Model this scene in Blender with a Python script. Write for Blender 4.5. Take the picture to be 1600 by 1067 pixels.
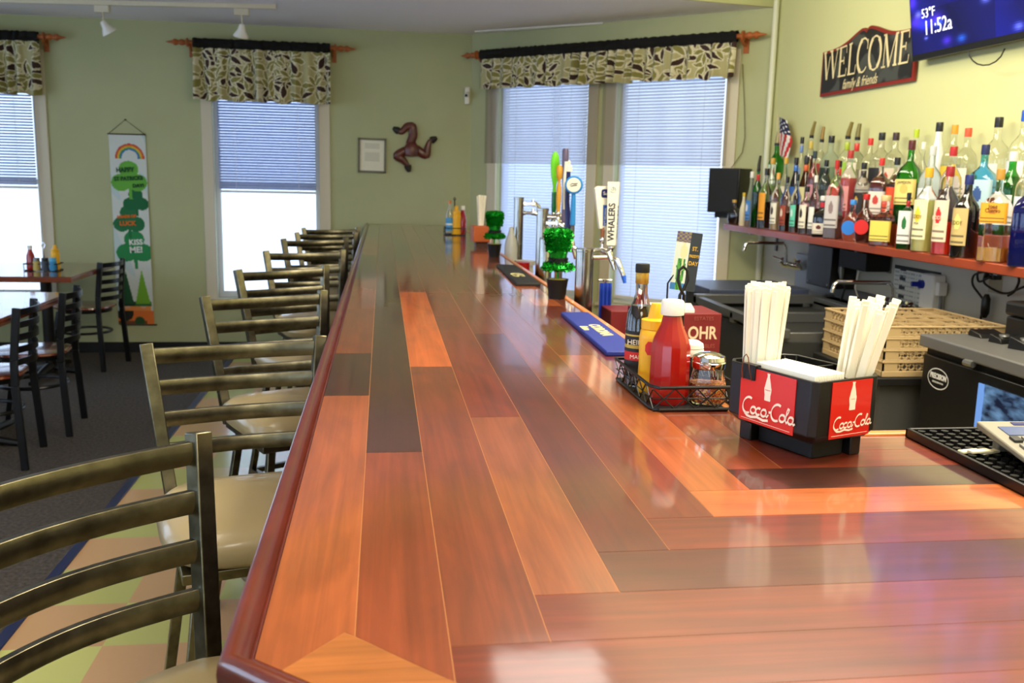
import bpy, math, random
import numpy as np
from mathutils import Matrix, Vector
random.seed(7)
for o in list(bpy.data.objects): bpy.data.objects.remove(o)
SC = bpy.context.scene
COL = SC.collection
PI = math.pi
# ------------------------------------------------------------------ camera
FPX = 1470.0
_p, _y, _r = .1735, .1385, .0225
_cp, _sp, _cy, _sy = math.cos(_p), math.sin(_p), math.cos(_y), math.sin(_y)
FW = Vector((_sy*_cp, _cy*_cp, -_sp)); _R0 = Vector((_cy, -_sy, 0)); _U0 = _R0.cross(FW)
_c, _s = math.cos(_r), math.sin(_r)
RT = _c*_R0 + _s*_U0; UP = -_s*_R0 + _c*_U0
CAM = Vector((0, 0, 1.483)); D = 7.911
cd = bpy.data.cameras.new('camera'); cam = bpy.data.objects.new('camera', cd); COL.objects.link(cam)
cd.sensor_width = 36; cd.lens = FPX/1600*36; cd.clip_start = .02
cd.dof.use_dof = True; cd.dof.focus_distance = 1.6; cd.dof.aperture_fstop = 9
cam.matrix_world = Matrix(((RT.x, UP.x, -FW.x, CAM.x), (RT.y, UP.y, -FW.y, CAM.y), (RT.z, UP.z, -FW.z, CAM.z), (0, 0, 0, 1)))
SC.camera = cam
SC.view_settings.view_transform = 'Standard'; SC.view_settings.look = 'None'
SC.view_settings.gamma = 1; SC.view_settings.use_curve_mapping = False
SC.view_settings.exposure = 0.05
# ------------------------------------------------------------------ sky
w = bpy.data.worlds.new('World'); SC.world = w; w.use_nodes = True
bg = w.node_tree.nodes['Background']; bg.inputs[0].default_value = (.60, .76, 1, 1); bg.inputs[1].default_value = 3.6
def lamp(name, loc, size, power, colr, rot=(0, 0, 0)):
    l = bpy.data.lights.new(name, 'AREA'); l.shape = 'RECTANGLE'; l.size, l.size_y = size; l.energy = power; l.color = colr
    o = bpy.data.objects.new(name, l); COL.objects.link(o); o.location = loc; o.rotation_euler = rot; return o
# unseen area lamps added near the ceiling to fill the room
lamp('added_ceiling_lamp', (1.35, 1.9, 2.88), (1.1, 2.4), 135, (1, .90, .70))
lamp('added_ceiling_lamp', (-1.3, 1.4, 2.88), (1.6, 1.8), 82, (1, .93, .80))
lamp('added_ceiling_lamp', (.3, -1.2, 2.88), (1.2, 1.2), 75, (1, .92, .78))
lamp('added_wall_wash', (.95, 4.3, 2.52), (.25, 1.8), 26, (1, .93, .72), (0, math.radians(-80), 0))  # unseen lamp added to brighten the right wall and its bottles
lamp('added_ceiling_lamp', (.75, 3.85, 2.88), (.5, .5), 4, (1, .95, .85))  # small unseen lamp added for the soft glare on the bar top
# ------------------------------------------------------------------ pixel rays to planes of the room
def ray(x, y): return FW + RT*((x-800)/FPX) - UP*((y-533.5)/FPX)
def onz(x, y, z): d = ray(x, y); return CAM + d*((z-CAM.z)/d.z)
def ony(x, y, Y=D): d = ray(x, y); return CAM + d*(Y/d.y)
def onx(x, y, X): d = ray(x, y); return CAM + d*(X/d.x)
def depth(P): return (P-CAM).dot(FW)
# ------------------------------------------------------------------ materials
def lin(c): return tuple(((v/255/12.92) if v/255 <= .04045 else ((v/255+.055)/1.055)**2.4) for v in c)
MC = {}
def pm(name, c, rough=.5, metal=0, trans=0, ior=1.45, emit=0, coat=0, bump=0, bscale=40, mott=0, mscale=8, sss=0, alpha=1, spec=.5):
    if name in MC: return MC[name]
    m = bpy.data.materials.new(name); m.use_nodes = True; nt = m.node_tree; b = nt.nodes['Principled BSDF']
    I = b.inputs; c = lin(c)
    I['Base Color'].default_value = (*c, 1); I['Roughness'].default_value = rough; I['Metallic'].default_value = metal
    I['Transmission Weight'].default_value = trans; I['IOR'].default_value = ior; I['Coat Weight'].default_value = coat
    I['Coat Roughness'].default_value = .05; I['Alpha'].default_value = alpha; I['Specular IOR Level'].default_value = spec
    if emit: I['Emission Color'].default_value = (*c, 1); I['Emission Strength'].default_value = emit
    tc = nt.nodes.new('ShaderNodeTexCoord')
    if mott:
        n = nt.nodes.new('ShaderNodeTexNoise'); n.inputs['Scale'].default_value = mscale; n.inputs['Detail'].default_value = 5
        nt.links.new(tc.outputs['Object'], n.inputs['Vector'])
        r = nt.nodes.new('ShaderNodeMapRange'); r.inputs[1].default_value = .3; r.inputs[2].default_value = .7; r.inputs[3].default_value = 1-mott; r.inputs[4].default_value = 1+mott
        nt.links.new(n.outputs['Fac'], r.inputs[0])
        v = nt.nodes.new('ShaderNodeVectorMath'); v.operation = 'SCALE'; v.inputs[0].default_value = c
        nt.links.new(r.outputs[0], v.inputs['Scale']); nt.links.new(v.outputs[0], I['Base Color'])
    if bump:
        n = nt.nodes.new('ShaderNodeTexNoise'); n.inputs['Scale'].default_value = bscale; n.inputs['Detail'].default_value = 3
        nt.links.new(tc.outputs['Object'], n.inputs['Vector'])
        bp = nt.nodes.new('ShaderNodeBump'); bp.inputs['Strength'].default_value = bump; bp.inputs['Distance'].default_value = .002
        nt.links.new(n.outputs['Fac'], bp.inputs['Height']); nt.links.new(bp.outputs[0], I['Normal'])
    MC[name] = m; return m
def am(name, rough=.6, emit=0, trans=0, coat=0):       # colours painted per face, kept in the attribute Col
    if name in MC: return MC[name]
    m = bpy.data.materials.new(name); m.use_nodes = True; nt = m.node_tree; b = nt.nodes['Principled BSDF']
    a = nt.nodes.new('ShaderNodeAttribute'); a.attribute_name = 'Col'
    nt.links.new(a.outputs['Color'], b.inputs['Base Color']); b.inputs['Roughness'].default_value = rough; b.inputs['Coat Weight'].default_value = coat
    if emit: nt.links.new(a.outputs['Color'], b.inputs['Emission Color']); b.inputs['Emission Strength'].default_value = emit
    MC[name] = m; return m
def wood(name, axis):                                   # planks: tone per plank from Col, grain along the plank
    m = bpy.data.materials.new(name); m.use_nodes = True; nt = m.node_tree; b = nt.nodes['Principled BSDF']; L = nt.links.new
    a = nt.nodes.new('ShaderNodeAttribute'); a.attribute_name = 'Col'
    tc = nt.nodes.new('ShaderNodeTexCoord'); mp = nt.nodes.new('ShaderNodeMapping')
    mp.inputs['Scale'].default_value = (70, 1.8, 70) if axis == 'y' else (1.8, 70, 70)
    ad = nt.nodes.new('ShaderNodeVectorMath'); ad.operation = 'MULTIPLY_ADD'
    ad.inputs[1].default_value = (9, 13, 7)
    L(a.outputs['Color'], ad.inputs[0]); L(tc.outputs['Object'], ad.inputs[2]); L(ad.outputs[0], mp.inputs['Vector'])
    n = nt.nodes.new('ShaderNodeTexNoise'); n.inputs['Scale'].default_value = 1; n.inputs['Detail'].default_value = 7; n.inputs['Roughness'].default_value = .62; n.inputs['Distortion'].default_value = .9
    L(mp.outputs[0], n.inputs['Vector'])
    mp2 = nt.nodes.new('ShaderNodeMapping'); mp2.inputs['Scale'].default_value = (9, 2.2, 9) if axis == 'y' else (2.2, 9, 9)
    L(ad.outputs[0], mp2.inputs['Vector'])
    n2 = nt.nodes.new('ShaderNodeTexNoise'); n2.inputs['Scale'].default_value = 1; n2.inputs['Detail'].default_value = 4; n2.inputs['Distortion'].default_value = 2.5
    L(mp2.outputs[0], n2.inputs['Vector'])
    r = nt.nodes.new('ShaderNodeMapRange'); r.inputs[1].default_value = .32; r.inputs[2].default_value = .68; r.inputs[3].default_value = .74; r.inputs[4].default_value = 1.2
    L(n.outputs['Fac'], r.inputs[0])
    r2 = nt.nodes.new('ShaderNodeMapRange'); r2.inputs[1].default_value = .35; r2.inputs[2].default_value = .62; r2.inputs[3].default_value = .80; r2.inputs[4].default_value = 1.08
    L(n2.outputs['Fac'], r2.inputs[0])
    mu = nt.nodes.new('ShaderNodeMath'); mu.operation = 'MULTIPLY'; L(r.outputs[0], mu.inputs[0]); L(r2.outputs[0], mu.inputs[1])
    v = nt.nodes.new('ShaderNodeVectorMath'); v.operation = 'SCALE'; L(a.outputs['Color'], v.inputs[0]); L(mu.outputs[0], v.inputs['Scale'])
    L(v.outputs[0], b.inputs['Base Color'])
    b.inputs['Roughness'].default_value = .34; b.inputs['Coat Weight'].default_value = 1; b.inputs['Coat Roughness'].default_value = .085
    b.inputs['Coat IOR'].default_value = 1.47
    n3 = nt.nodes.new('ShaderNodeTexNoise'); n3.inputs['Scale'].default_value = 14; L(tc.outputs['Object'], n3.inputs['Vector'])
    bp = nt.nodes.new('ShaderNodeBump'); bp.inputs['Strength'].default_value = .12; bp.inputs['Distance'].default_value = .002
    L(n3.outputs['Fac'], bp.inputs['Height']); L(bp.outputs[0], b.inputs['Coat Normal']); L(bp.outputs[0], b.inputs['Normal'])
    MC[name] = m; return m
WY = wood('bar_planks_along', 'y'); WX = wood('bar_planks_across', 'x')
WALL = pm('sage_wall_paint', (183, 186, 142), .75, bump=.25, bscale=220, mott=.03, mscale=3)
WALLR = pm('lit_wall_paint', (205, 206, 152), .75, bump=.2, bscale=220)  # lighter copy of the wall paint, with the warm room light in its colour
CEIL = pm('ceiling_white', (240, 236, 238), .85)
TRIM = pm('cream_trim', (216, 206, 180), .5)
PANEL = pm('grey_wall_panel', (196, 192, 176), .45)
BLACK = pm('black_plastic', (16, 16, 17), .35)
BLACKM = pm('matte_black', (12, 12, 13), .6)
STEEL = pm('brushed_steel', (176, 176, 172), .2, 1)
DSTEEL = pm('dull_steel', (130, 131, 130), .38, .8)
CHROME = pm('chrome', (225, 225, 225), .08, 1)
STOOL = pm('worn_bronze_metal', (112, 107, 88), .33, 1, mott=.35, mscale=26, bump=.2, bscale=60)
VINYL = pm('beige_vinyl', (170, 151, 112), .33, coat=.25)
CHAIRM = pm('black_chair_metal', (22, 23, 27), .3, .3)
CHERRY = pm('cherry_wood', (120, 52, 24), .25, coat=.5, mott=.25, mscale=9)
SHELFW = pm('red_shelf_wood', (148, 62, 30), .35, coat=.4, mott=.15, mscale=7)
OAK = pm('orange_oak', (206, 122, 52), .35, coat=.3, mott=.12, mscale=20)
RODW = pm('rod_wood', (170, 92, 40), .45, mott=.15, mscale=20)
WHITE = pm('white_plastic', (235, 232, 222), .4)
PAPER = pm('white_paper', (246, 242, 228), .8)
RED = pm('red_plastic', (190, 22, 16), .35)
GLASS = pm('window_glass', (250, 252, 255), .0, trans=1, ior=1.01, spec=.2)
# ------------------------------------------------------------------ mesh builder
class G:
    def __init__(s): s.v, s.f, s.mi, s.c = [], [], [], []; s.k = 0; s.col = (1, 1, 1); s.T = None
    def add(s, vs, fs):
        b = len(s.v)
        for p in vs:
            p = Vector(p)
            if s.T: p = s.T @ p
            s.v.append(tuple(p))
        for f in fs: s.f.append(tuple(b+i for i in f)); s.mi.append(s.k); s.c.append(s.col)
        return s
    def box(s, x0, x1, y0, y1, z0, z1):
        return s.add([(x, y, z) for z in (z0, z1) for y in (y0, y1) for x in (x0, x1)],
                     [(0, 2, 3, 1), (4, 5, 7, 6), (0, 1, 5, 4), (2, 6, 7, 3), (0, 4, 6, 2), (1, 3, 7, 5)])
    def prism(s, pts, a, b, ax='z'):
        n = len(pts)
        A = sum(pts[i][0]*pts[(i+1) % n][1]-pts[(i+1) % n][0]*pts[i][1] for i in range(n))
        if A < 0: pts = pts[::-1]
        def P(p, t): return (p[0], p[1], t) if ax == 'z' else ((p[0], -t, p[1]) if ax == 'y' else (t, p[0], p[1]))
        return s.add([P(p, a) for p in pts]+[P(p, b) for p in pts],
                     [tuple(range(n))[::-1], tuple(range(n, 2*n))]+[(i, (i+1) % n, n+(i+1) % n, n+i) for i in range(n)])
    def tube(s, pts, r, n=10, closed=False, caps=True):
        pts = [Vector(p) for p in pts]; m = len(pts); rr = r if isinstance(r, (list, tuple)) else [r]*m
        vs, fs = [], []; side = None
        for i, p in enumerate(pts):
            a = pts[(i-1) % m] if (closed or i) else p; b = pts[(i+1) % m] if (closed or i < m-1) else p
            t = (b-a).normalized()
            if side is None: side = t.orthogonal().normalized()
            side = (side - t*side.dot(t)).normalized(); up = t.cross(side)
            for j in range(n):
                an = 2*PI*j/n; vs.append(p+rr[i]*(math.cos(an)*side+math.sin(an)*up))
        for i in range(m if closed else m-1):
            for j in range(n):
                k = (i+1) % m; fs.append((i*n+j, i*n+(j+1) % n, k*n+(j+1) % n, k*n+j))
        if caps and not closed: fs += [tuple(range(n))[::-1], tuple((m-1)*n+j for j in range(n))]
        return s.add(vs, fs)
    def lathe(s, prof, n=24, c=(0, 0, 0), sq=0, sy=1, rot=0):   # sq: squareness, 0 round to 1 square; sy: flattening
        vs, fs = [], []; m = len(prof); R = max(p[0] for p in prof)
        for r, z in prof:
            for j in range(n):
                a = 2*PI*(j+.5)/n; ca, sa = math.cos(a), math.sin(a)
                k = 1
                if sq:
                    e = 2+10*sq*(r/R)**3; k = 1/((abs(ca)**e+abs(sa)**e)**(1/e))
                x, y = r*k*ca, r*k*sa*(1-(1-sy)*(r/R)**.5 if sy < 1 else sy)
                if rot: x, y = x*math.cos(rot)-y*math.sin(rot), x*math.sin(rot)+y*math.cos(rot)
                vs.append((c[0]+x, c[1]+y, c[2]+z))
        for i in range(m-1):
            for j in range(n): fs.append((i*n+j, i*n+(j+1) % n, (i+1)*n+(j+1) % n, (i+1)*n+j))
        if prof[0][0] > 1e-6: fs.append(tuple(range(n))[::-1])
        if prof[-1][0] > 1e-6: fs.append(tuple((m-1)*n+j for j in range(n)))
        return s.add(vs, fs)
    def beam(s, p0, p1, a, b, side=(1, 0, 0)):              # rectangular bar; a along side, b across it
        p0, p1 = Vector(p0), Vector(p1); t = (p1-p0).normalized(); sd = Vector(side); sd = (sd-t*sd.dot(t)).normalized(); u = t.cross(sd)
        vs = [p+i*sd*a/2+j*u*b/2 for p in (p0, p1) for i, j in ((-1, -1), (1, -1), (1, 1), (-1, 1))]
        return s.add(vs, [(3, 2, 1, 0), (4, 5, 6, 7), (0, 1, 5, 4), (1, 2, 6, 5), (2, 3, 7, 6), (3, 0, 4, 7)])
    def strip(s, pts, th, ht, bulge=0):                      # upright band following pts; slightly channelled outer face
        pts = [Vector(p) for p in pts]; m = len(pts); vs, fs = [], []
        sec = [(-.5, -.5), (.5, -.5), (.5+bulge, -.2), (.5+bulge, .2), (.5, .5), (-.5, .5)] if bulge else [(-.5, -.5), (.5, -.5), (.5, .5), (-.5, .5)]
        n = len(sec)
        for i, p in enumerate(pts):
            t = (pts[min(i+1, m-1)]-pts[max(i-1, 0)]).normalized(); sd = t.cross(Vector((0, 0, 1))).normalized(); u = sd.cross(t)
            for a, b in sec: vs.append(p+sd*a*th+u*b*ht)
        for i in range(m-1):
            for j in range(n): fs.append((i*n+j, i*n+(j+1) % n, (i+1)*n+(j+1) % n, (i+1)*n+j))
        fs += [tuple(range(n))[::-1], tuple((m-1)*n+j for j in range(n))]
        return s.add(vs, fs)
    def grid(s, fn, nu, nv, cf=None):
        b = len(s.v); vs = [fn(i/nu, j/nv) for j in range(nv+1) for i in range(nu+1)]
        for p in vs:
            p = Vector(p); s.v.append(tuple(s.T @ p if s.T else p))
        for j in range(nv):
            for i in range(nu):
                a = b+j*(nu+1)+i; s.f.append((a, a+1, a+nu+2, a+nu+1)); s.mi.append(s.k)
                s.c.append(cf((i+.5)/nu, (j+.5)/nv) if cf else s.col)
        return s
    def obj(s, name, mats, parent=None, loc=None, bev=0, sharp=38, smooth=True, sol=0):
        if not isinstance(mats, (list, tuple)): mats = [mats]
        me = bpy.data.meshes.new(name); me.from_pydata(s.v, [], s.f)
        for m in mats: me.materials.append(m)
        me.polygons.foreach_set('material_index', s.mi)
        if any(c != (1, 1, 1) for c in s.c):
            at = me.color_attributes.new('Col', 'FLOAT_COLOR', 'CORNER'); buf = []
            for f, c in zip(s.f, s.c): buf += [*c, 1]*len(f)
            at.data.foreach_set('color', buf)
        me.update()
        if smooth:
            me.polygons.foreach_set('use_smooth', [True]*len(s.f)); me.set_sharp_from_angle(angle=math.radians(sharp))
        o = bpy.data.objects.new(name, me); COL.objects.link(o)
        if parent: o.parent = parent
        if loc is not None: o.location = loc
        if sol: md = o.modifiers.new('s', 'SOLIDIFY'); md.thickness = sol; md.offset = 0
        if bev: md = o.modifiers.new('b', 'BEVEL'); md.width = bev; md.segments = 2; md.limit_method = 'ANGLE'; md.angle_limit = math.radians(40)
        return o
def tag(o, label, cat, group=None, kind=None):
    o['label'] = label; o['category'] = cat
    if group: o['group'] = group
    if kind: o['kind'] = kind
    return o
def thing(name, label, cat, loc=(0, 0, 0), rz=0, group=None):
    o = bpy.data.objects.new(name, None); o.empty_display_size = .05; COL.objects.link(o); o.location = loc; o.rotation_euler = (0, 0, rz)
    return tag(o, label, cat, group)
def struct(o): o['kind'] = 'structure'; return o
def dup(root, label, loc=None, rz=None):
    def cp(o, par):
        c = o.copy(); COL.objects.link(c); c.parent = par
        for ch in [q for q in COL.objects if q.parent == o]: cp(ch, c)
        return c
    r = cp(root, None); r['label'] = label
    if loc is not None: r.location = loc
    if rz is not None: r.rotation_euler = (0, 0, rz)
    return r
def frame(o, x, u):                                     # matrix: local x -> x, local y -> u
    x = Vector(x).normalized(); u = Vector(u); u = (u-x*u.dot(x)).normalized(); n = x.cross(u); o = Vector(o)
    return Matrix(((x.x, u.x, n.x, o.x), (x.y, u.y, n.y, o.y), (x.z, u.z, n.z, o.z), (0, 0, 0, 1)))
def text(s, size, M, mat, parent, name='lettering', ext=.0006, sx=1, shear=0, align='CENTER', bold=0):
    c = bpy.data.curves.new('t', 'FONT'); c.body = s; c.size = size; c.align_x = align; c.align_y = 'CENTER'; c.extrude = ext; c.shear = shear; c.resolution_u = 3; c.offset = bold
    t = bpy.data.objects.new('t', c); COL.objects.link(t); dg = bpy.context.evaluated_depsgraph_get(); dg.update()
    me = bpy.data.meshes.new_from_object(t.evaluated_get(dg)); bpy.data.objects.remove(t); bpy.data.curves.remove(c)
    me.transform(M @ Matrix.Scale(sx, 4, (1, 0, 0))); me.materials.clear(); me.materials.append(mat); me.name = name
    o = bpy.data.objects.new(name, me); COL.objects.link(o); o.parent = parent; return o
def arc(cx, cy, rx, ry, a0, a1, n=14): return [(cx+rx*math.cos(math.radians(a0+(a1-a0)*i/n)), cy+ry*math.sin(math.radians(a0+(a1-a0)*i/n))) for i in range(n+1)]
def pen(paths, M, mat, parent, name='lettering', thick=.12, thin=.03, shear=0, ang=35, ext=.0006):
    g = G(); g.T = M; na = math.radians(ang)
    for path in paths:
        P = [Vector((x+shear*y, y)) for x, y in path]; m = len(P); L, Rr = [], []
        for i, p in enumerate(P):
            t = (P[min(i+1, m-1)]-P[max(i-1, 0)])
            t = t.normalized() if t.length > 1e-9 else Vector((1, 0))
            wd = thin+(thick-thin)*abs(t.x*math.sin(na)-t.y*math.cos(na))
            n = Vector((-t.y, t.x))*wd/2; L.append(p+n); Rr.append(p-n)
        vs = [(q.x, q.y, ext) for q in L]+[(q.x, q.y, ext) for q in Rr]
        g.add(vs, [(m+i, m+i+1, i+1, i) for i in range(m-1)])
    return g.obj(name, mat, parent, smooth=False)
# ================================================================== ROOM
P0 = Vector((.72, D, 0)); P1 = Vector((2.55, 6.15, 0)); WX_ = 2.55
DS = (P1-P0).normalized(); DN = Vector((-DS.y, DS.x, 0)); DN = -DN if DN.y > 0 else DN     # DN points into the room
DL = (P1-P0).length
def dpt(s, z, off=0): q = P0+DS*s+DN*off; return Vector((q.x, q.y, z))
def ondiag(x, y, off=0):
    d = ray(x, y); q = P0+DN*off; t = (q-CAM).dot(DN)/d.dot(DN); h = CAM+d*t; return (h-q).dot(DS), h.z
CH, CH2, ZB = 2.61, 2.9, 1.07
XL, YB = -4.2, -2.6
# floors
carpet = pm('charcoal_carpet', (74, 66, 58), .95, bump=.8, bscale=300, mott=.5, mscale=60)
g = G(); g.add([(XL, YB, 0), (-1.2, YB, 0), (-1.2, D, 0), (XL, D, 0)], [(0, 1, 2, 3)])
struct(g.obj('floor', carpet, smooth=False))
g = G(); TS = .305; rnd = random.Random(3)
for i in range(14):
    for j in range(36):
        x0, y0 = -1.18+i*TS, YB+j*TS
        if x0 > 2.5 or y0 > D: continue
        base = (196, 196, 118) if (i+j) % 2 else (214, 170, 124)
        if rnd.random() < .12: base = (205, 186, 128)
        k = rnd.uniform(.93, 1.05); g.col = lin([min(255, c*k) for c in base])
        x1, y1 = min(x0+TS, WX_), min(y0+TS, D)
        g.add([(x0, y0, .002), (x1, y0, .002), (x1, y1, .002), (x0, y1, .002)], [(0, 1, 2, 3)])
struct(g.obj('floor', am('vinyl_floor_tiles', .14), smooth=False))
g = G(); g.box(-1.215, -1.175, YB, D, 0, .008); struct(g.obj('trim_1', pm('blue_black_edging', (32, 40, 78), .4), bev=.002))
# walls with window holes
def wallmesh(name, o, xd, L, H, holes, mat, th=.16, nrm=None):
    xs = sorted({0, L, *[h[0] for h in holes], *[h[1] for h in holes]}); zs = sorted({0, H, *[h[2] for h in holes], *[h[3] for h in holes]})
    g = G(); o = Vector(o); xd = Vector(xd).normalized(); n = Vector(nrm)
    def inh(x, z): return any(h[0] < x < h[1] and h[2] < z < h[3] for h in holes)
    def P(x, z, t): q = o+xd*x-n*t; return (q.x, q.y, z)
    for a, b in zip(xs, xs[1:]):
        for c, d in zip(zs, zs[1:]):
            if not inh((a+b)/2, (c+d)/2):
                for t in (0, th): g.add([P(a, c, t), P(b, c, t), P(b, d, t), P(a, d, t)], [(0, 1, 2, 3)])
    for a, b, c, d in holes:
        g.add([P(a, c, 0), P(b, c, 0), P(b, d, 0), P(a, d, 0), P(a, c, th), P(b, c, th), P(b, d, th), P(a, d, th)], [(0, 1, 5, 4), (1, 2, 6, 5), (2, 3, 7, 6), (3, 0, 4, 7)])
    return struct(g.obj(name, mat, smooth=False))
WZ0, WZ1 = .45, 2.27
bx = lambda x: x-XL
wallmesh('wall_back', (XL, D, 0), (1, 0, 0), .72-XL+.0, CH2, [(bx(-3.45), bx(-2.665), WZ0, WZ1), (bx(-1.335), bx(-.51), WZ0, WZ1)], WALL, nrm=(0, -1, 0))
DWIN = [(.275, 1.135), (1.375, 2.235)]
wallmesh('wall_corner', P0, DS, DL, CH2, [(a, b, .55, WZ1) for a, b in DWIN], WALL, nrm=DN)
wallmesh('wall_right', (WX_, YB, 0), (0, 1, 0), P1.y-YB, CH2, [], WALLR, nrm=(-1, 0, 0))
wallmesh('wall_left', (XL, YB, 0), (0, 1, 0), D-YB, CH2, [(1.0, 3.4, .6, 2.3), (4.2, 6.2, .6, 2.3), (7.0, 9.2, .6, 2.3)], WALL, nrm=(1, 0, 0))
wallmesh('wall_front', (XL, YB, 0), (1, 0, 0), WX_-XL, CH2, [(.8, 3.0, .5, 2.3)], WALL, nrm=(0, 1, 0))
# lower ceiling over the far half, higher one over the near bar
cutA, cutB = onz(1222, 13, CH), onz(1067, 0, CH)
cd_ = (cutB-cutA).normalized(); cl = cutA-cd_*.3; cr = cutA+cd_*2.6
low = [(XL, YB), (-.9, YB), (-.9, 4.3), (cr.x, cr.y), (cutA.x, cutA.y), (WX_+.02, cutA.y+.01), (2.57, 6.16), (.73, 7.93), (XL, 7.93)]
g = G(); g.prism(low, CH, CH+.03); struct(g.obj('ceiling', CEIL, smooth=False))
g = G(); g.prism([(XL, YB), (WX_+.02, YB), (WX_+.02, 6.2), (.73, 7.95), (XL, 7.95)], CH2, CH2+.03); struct(g.obj('ceiling', pm('warm_ceiling', (206, 190, 150), .85), smooth=False))
g = G()
for a, b in (((-.9, YB), (-.9, 4.3)), ((-.9, 4.3), (cr.x, cr.y)), ((cr.x, cr.y), (cutA.x, cutA.y)), ((cutA.x, cutA.y), (WX_, cutA.y+.01))):
    g.add([(*a, CH+.001), (*b, CH+.001), (*b, CH2), (*a, CH2)], [(0, 1, 2, 3)])
struct(g.obj('trim_2', WALLR, smooth=False, sol=.02))
# baseboards
g = G(); g.box(XL, .7, D-.012, D, 0, .085); struct(g.obj('baseboard_back', BLACKM, bev=.003))
# grey splash panel under the shelf on the right wall
g = G(); g.box(WX_-.006, WX_, 1.0, 6.05, .6, 1.17); struct(g.obj('wall_panel', PANEL))
COL.objects['wall_panel'].name = 'trim_3'
# windows
def window(n, o, xd, nin, L, z0, z1, blindz, tr=.088, mid=True, slat_tilt=38):
    o = Vector(o); xd = Vector(xd).normalized(); nin = Vector(nin)
    M = Matrix(((xd.x, nin.x, 0, o.x), (xd.y, nin.y, 0, o.y), (0, 0, 1, 0), (0, 0, 0, 1)))   # local: x along, y into room, z up
    fr = G(); fr.T = M
    for a, b, c, d in ((-tr, 0, z0-.09, z1+.09), (L, L+tr, z0-.09, z1+.09), (0, L, z1, z1+.09), (0, L, z0-.09, z0)): fr.box(a, b, 0, .018, c, d)
    fr.box(-tr-.01, L+tr+.01, 0, .05, z0-.02, z0)
    f = struct(fr.obj('window_%d' % n, TRIM, bev=.002))
    s = G(); s.T = M
    for a, b, c, d in ((0, .035, z0, z1), (L-.035, L, z0, z1), (.035, L-.035, z1-.04, z1), (.035, L-.035, z0, z0+.05)): s.box(a, b, -.10, -.06, c, d)
    if mid: s.box(.035, L-.035, -.09, -.06, (z0+z1)/2-.02, (z0+z1)/2+.02)
    s.obj('sash', WHITE, f, bev=.002)
    p = G(); p.T = M; p.box(.035, L-.035, -.085, -.081, z0+.04, z1-.04); p.obj('pane', GLASS, f)
    return M
BL = bpy.data.materials.new('blind_slats'); BL.use_nodes = True; nt = BL.node_tree; b = nt.nodes['Principled BSDF']
b.inputs['Base Color'].default_value = (*lin((215, 218, 226)), 1); b.inputs['Roughness'].default_value = .5
tl = nt.nodes.new('ShaderNodeBsdfTranslucent'); tl.inputs[0].default_value = (*lin((205, 214, 240)), 1)
mx = nt.nodes.new('ShaderNodeMixShader'); mx.inputs[0].default_value = .38
nt.links.new(b.outputs[0], mx.inputs[1]); nt.links.new(tl.outputs[0], mx.inputs[2]); nt.links.new(mx.outputs[0], nt.nodes['Material Output'].inputs[0])
BL2 = BL.copy(); BL2.name = 'shade_tinted_slats'; BL2.node_tree.nodes['Mix Shader'].inputs[0].default_value = .2; BL2.node_tree.nodes['Principled BSDF'].inputs['Base Color'].default_value = (*lin((120, 138, 180)), 1); BL2.node_tree.nodes['Translucent BSDF'].inputs[0].default_value = (*lin((120, 150, 220)), 1)  # darker, bluer copy of the white slats; shade and daylight tint in the colour
def blind(M, L, z0, z1, tilt, label, mat=None):
    e = thing('window_blind', label, 'blind'); e.matrix_world = Matrix.Identity(4)
    g = G(); g.T = M; z = z1-.05; pit = .0225; a = math.radians(tilt); hw = .0125
    while z > z0+.02:
        dy, dz = hw*math.cos(a), hw*math.sin(a)
        g.add([(.03, -.03-dy, z+dz), (L-.03, -.03-dy, z+dz), (L-.03, -.03, z+.0016), (.03, -.03, z+.0016), (L-.03, -.03+dy, z-dz), (.03, -.03+dy, z-dz)], [(0, 1, 2, 3), (3, 2, 4, 5)])
        z -= pit
    g.obj('slats', mat or BL, e)
    g = G(); g.T = M
    for x in (.2*L, .8*L): g.tube([(x, -.017, z1-.04), (x, -.017, z0)], .0018, 5)
    g.obj('ladder_cord', WHITE, e)
    g = G(); g.T = M; g.box(.02, L-.02, -.045, -.015, z1-.045, z1-.005); g.obj('headrail', WHITE, e)
    g = G(); g.T = M; g.box(.03, L-.03, -.043, -.017, z0-.005, z0+.014); g.obj('bottom_rail', WHITE, e)
    return e
def sheermat(name, c, alpha):
    m = bpy.data.materials.new(name); m.use_nodes = True; nt = m.node_tree; nt.nodes.remove(nt.nodes['Principled BSDF'])
    t = nt.nodes.new('ShaderNodeBsdfTransparent'); d = nt.nodes.new('ShaderNodeBsdfDiffuse'); tr = nt.nodes.new('ShaderNodeBsdfTranslucent')
    d.inputs[0].default_value = tr.inputs[0].default_value = (*lin(c), 1)
    a = nt.nodes.new('ShaderNodeAddShader'); a = nt.nodes.new('ShaderNodeMixShader'); a.inputs[0].default_value = .5
    nt.links.new(d.outputs[0], a.inputs[1]); nt.links.new(tr.outputs[0], a.inputs[2])
    m2 = nt.nodes.new('ShaderNodeMixShader'); lw = nt.nodes.new('ShaderNodeLayerWeight'); lw.inputs[0].default_value = .35
    r = nt.nodes.new('ShaderNodeMapRange'); r.inputs[3].default_value = alpha; r.inputs[4].default_value = min(1, alpha+.45)
    nt.links.new(lw.outputs['Facing'], r.inputs[0]); nt.links.new(r.outputs[0], m2.inputs[0])
    nt.links.new(t.outputs[0], m2.inputs[1]); nt.links.new(a.outputs[0], m2.inputs[2]); nt.links.new(m2.outputs[0], nt.nodes['Material Output'].inputs[0])
    return m
SHW = sheermat('white_sheer', (172, 168, 164), .42); SHG = sheermat('taupe_sheer', (168, 156, 136), .42)
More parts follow.
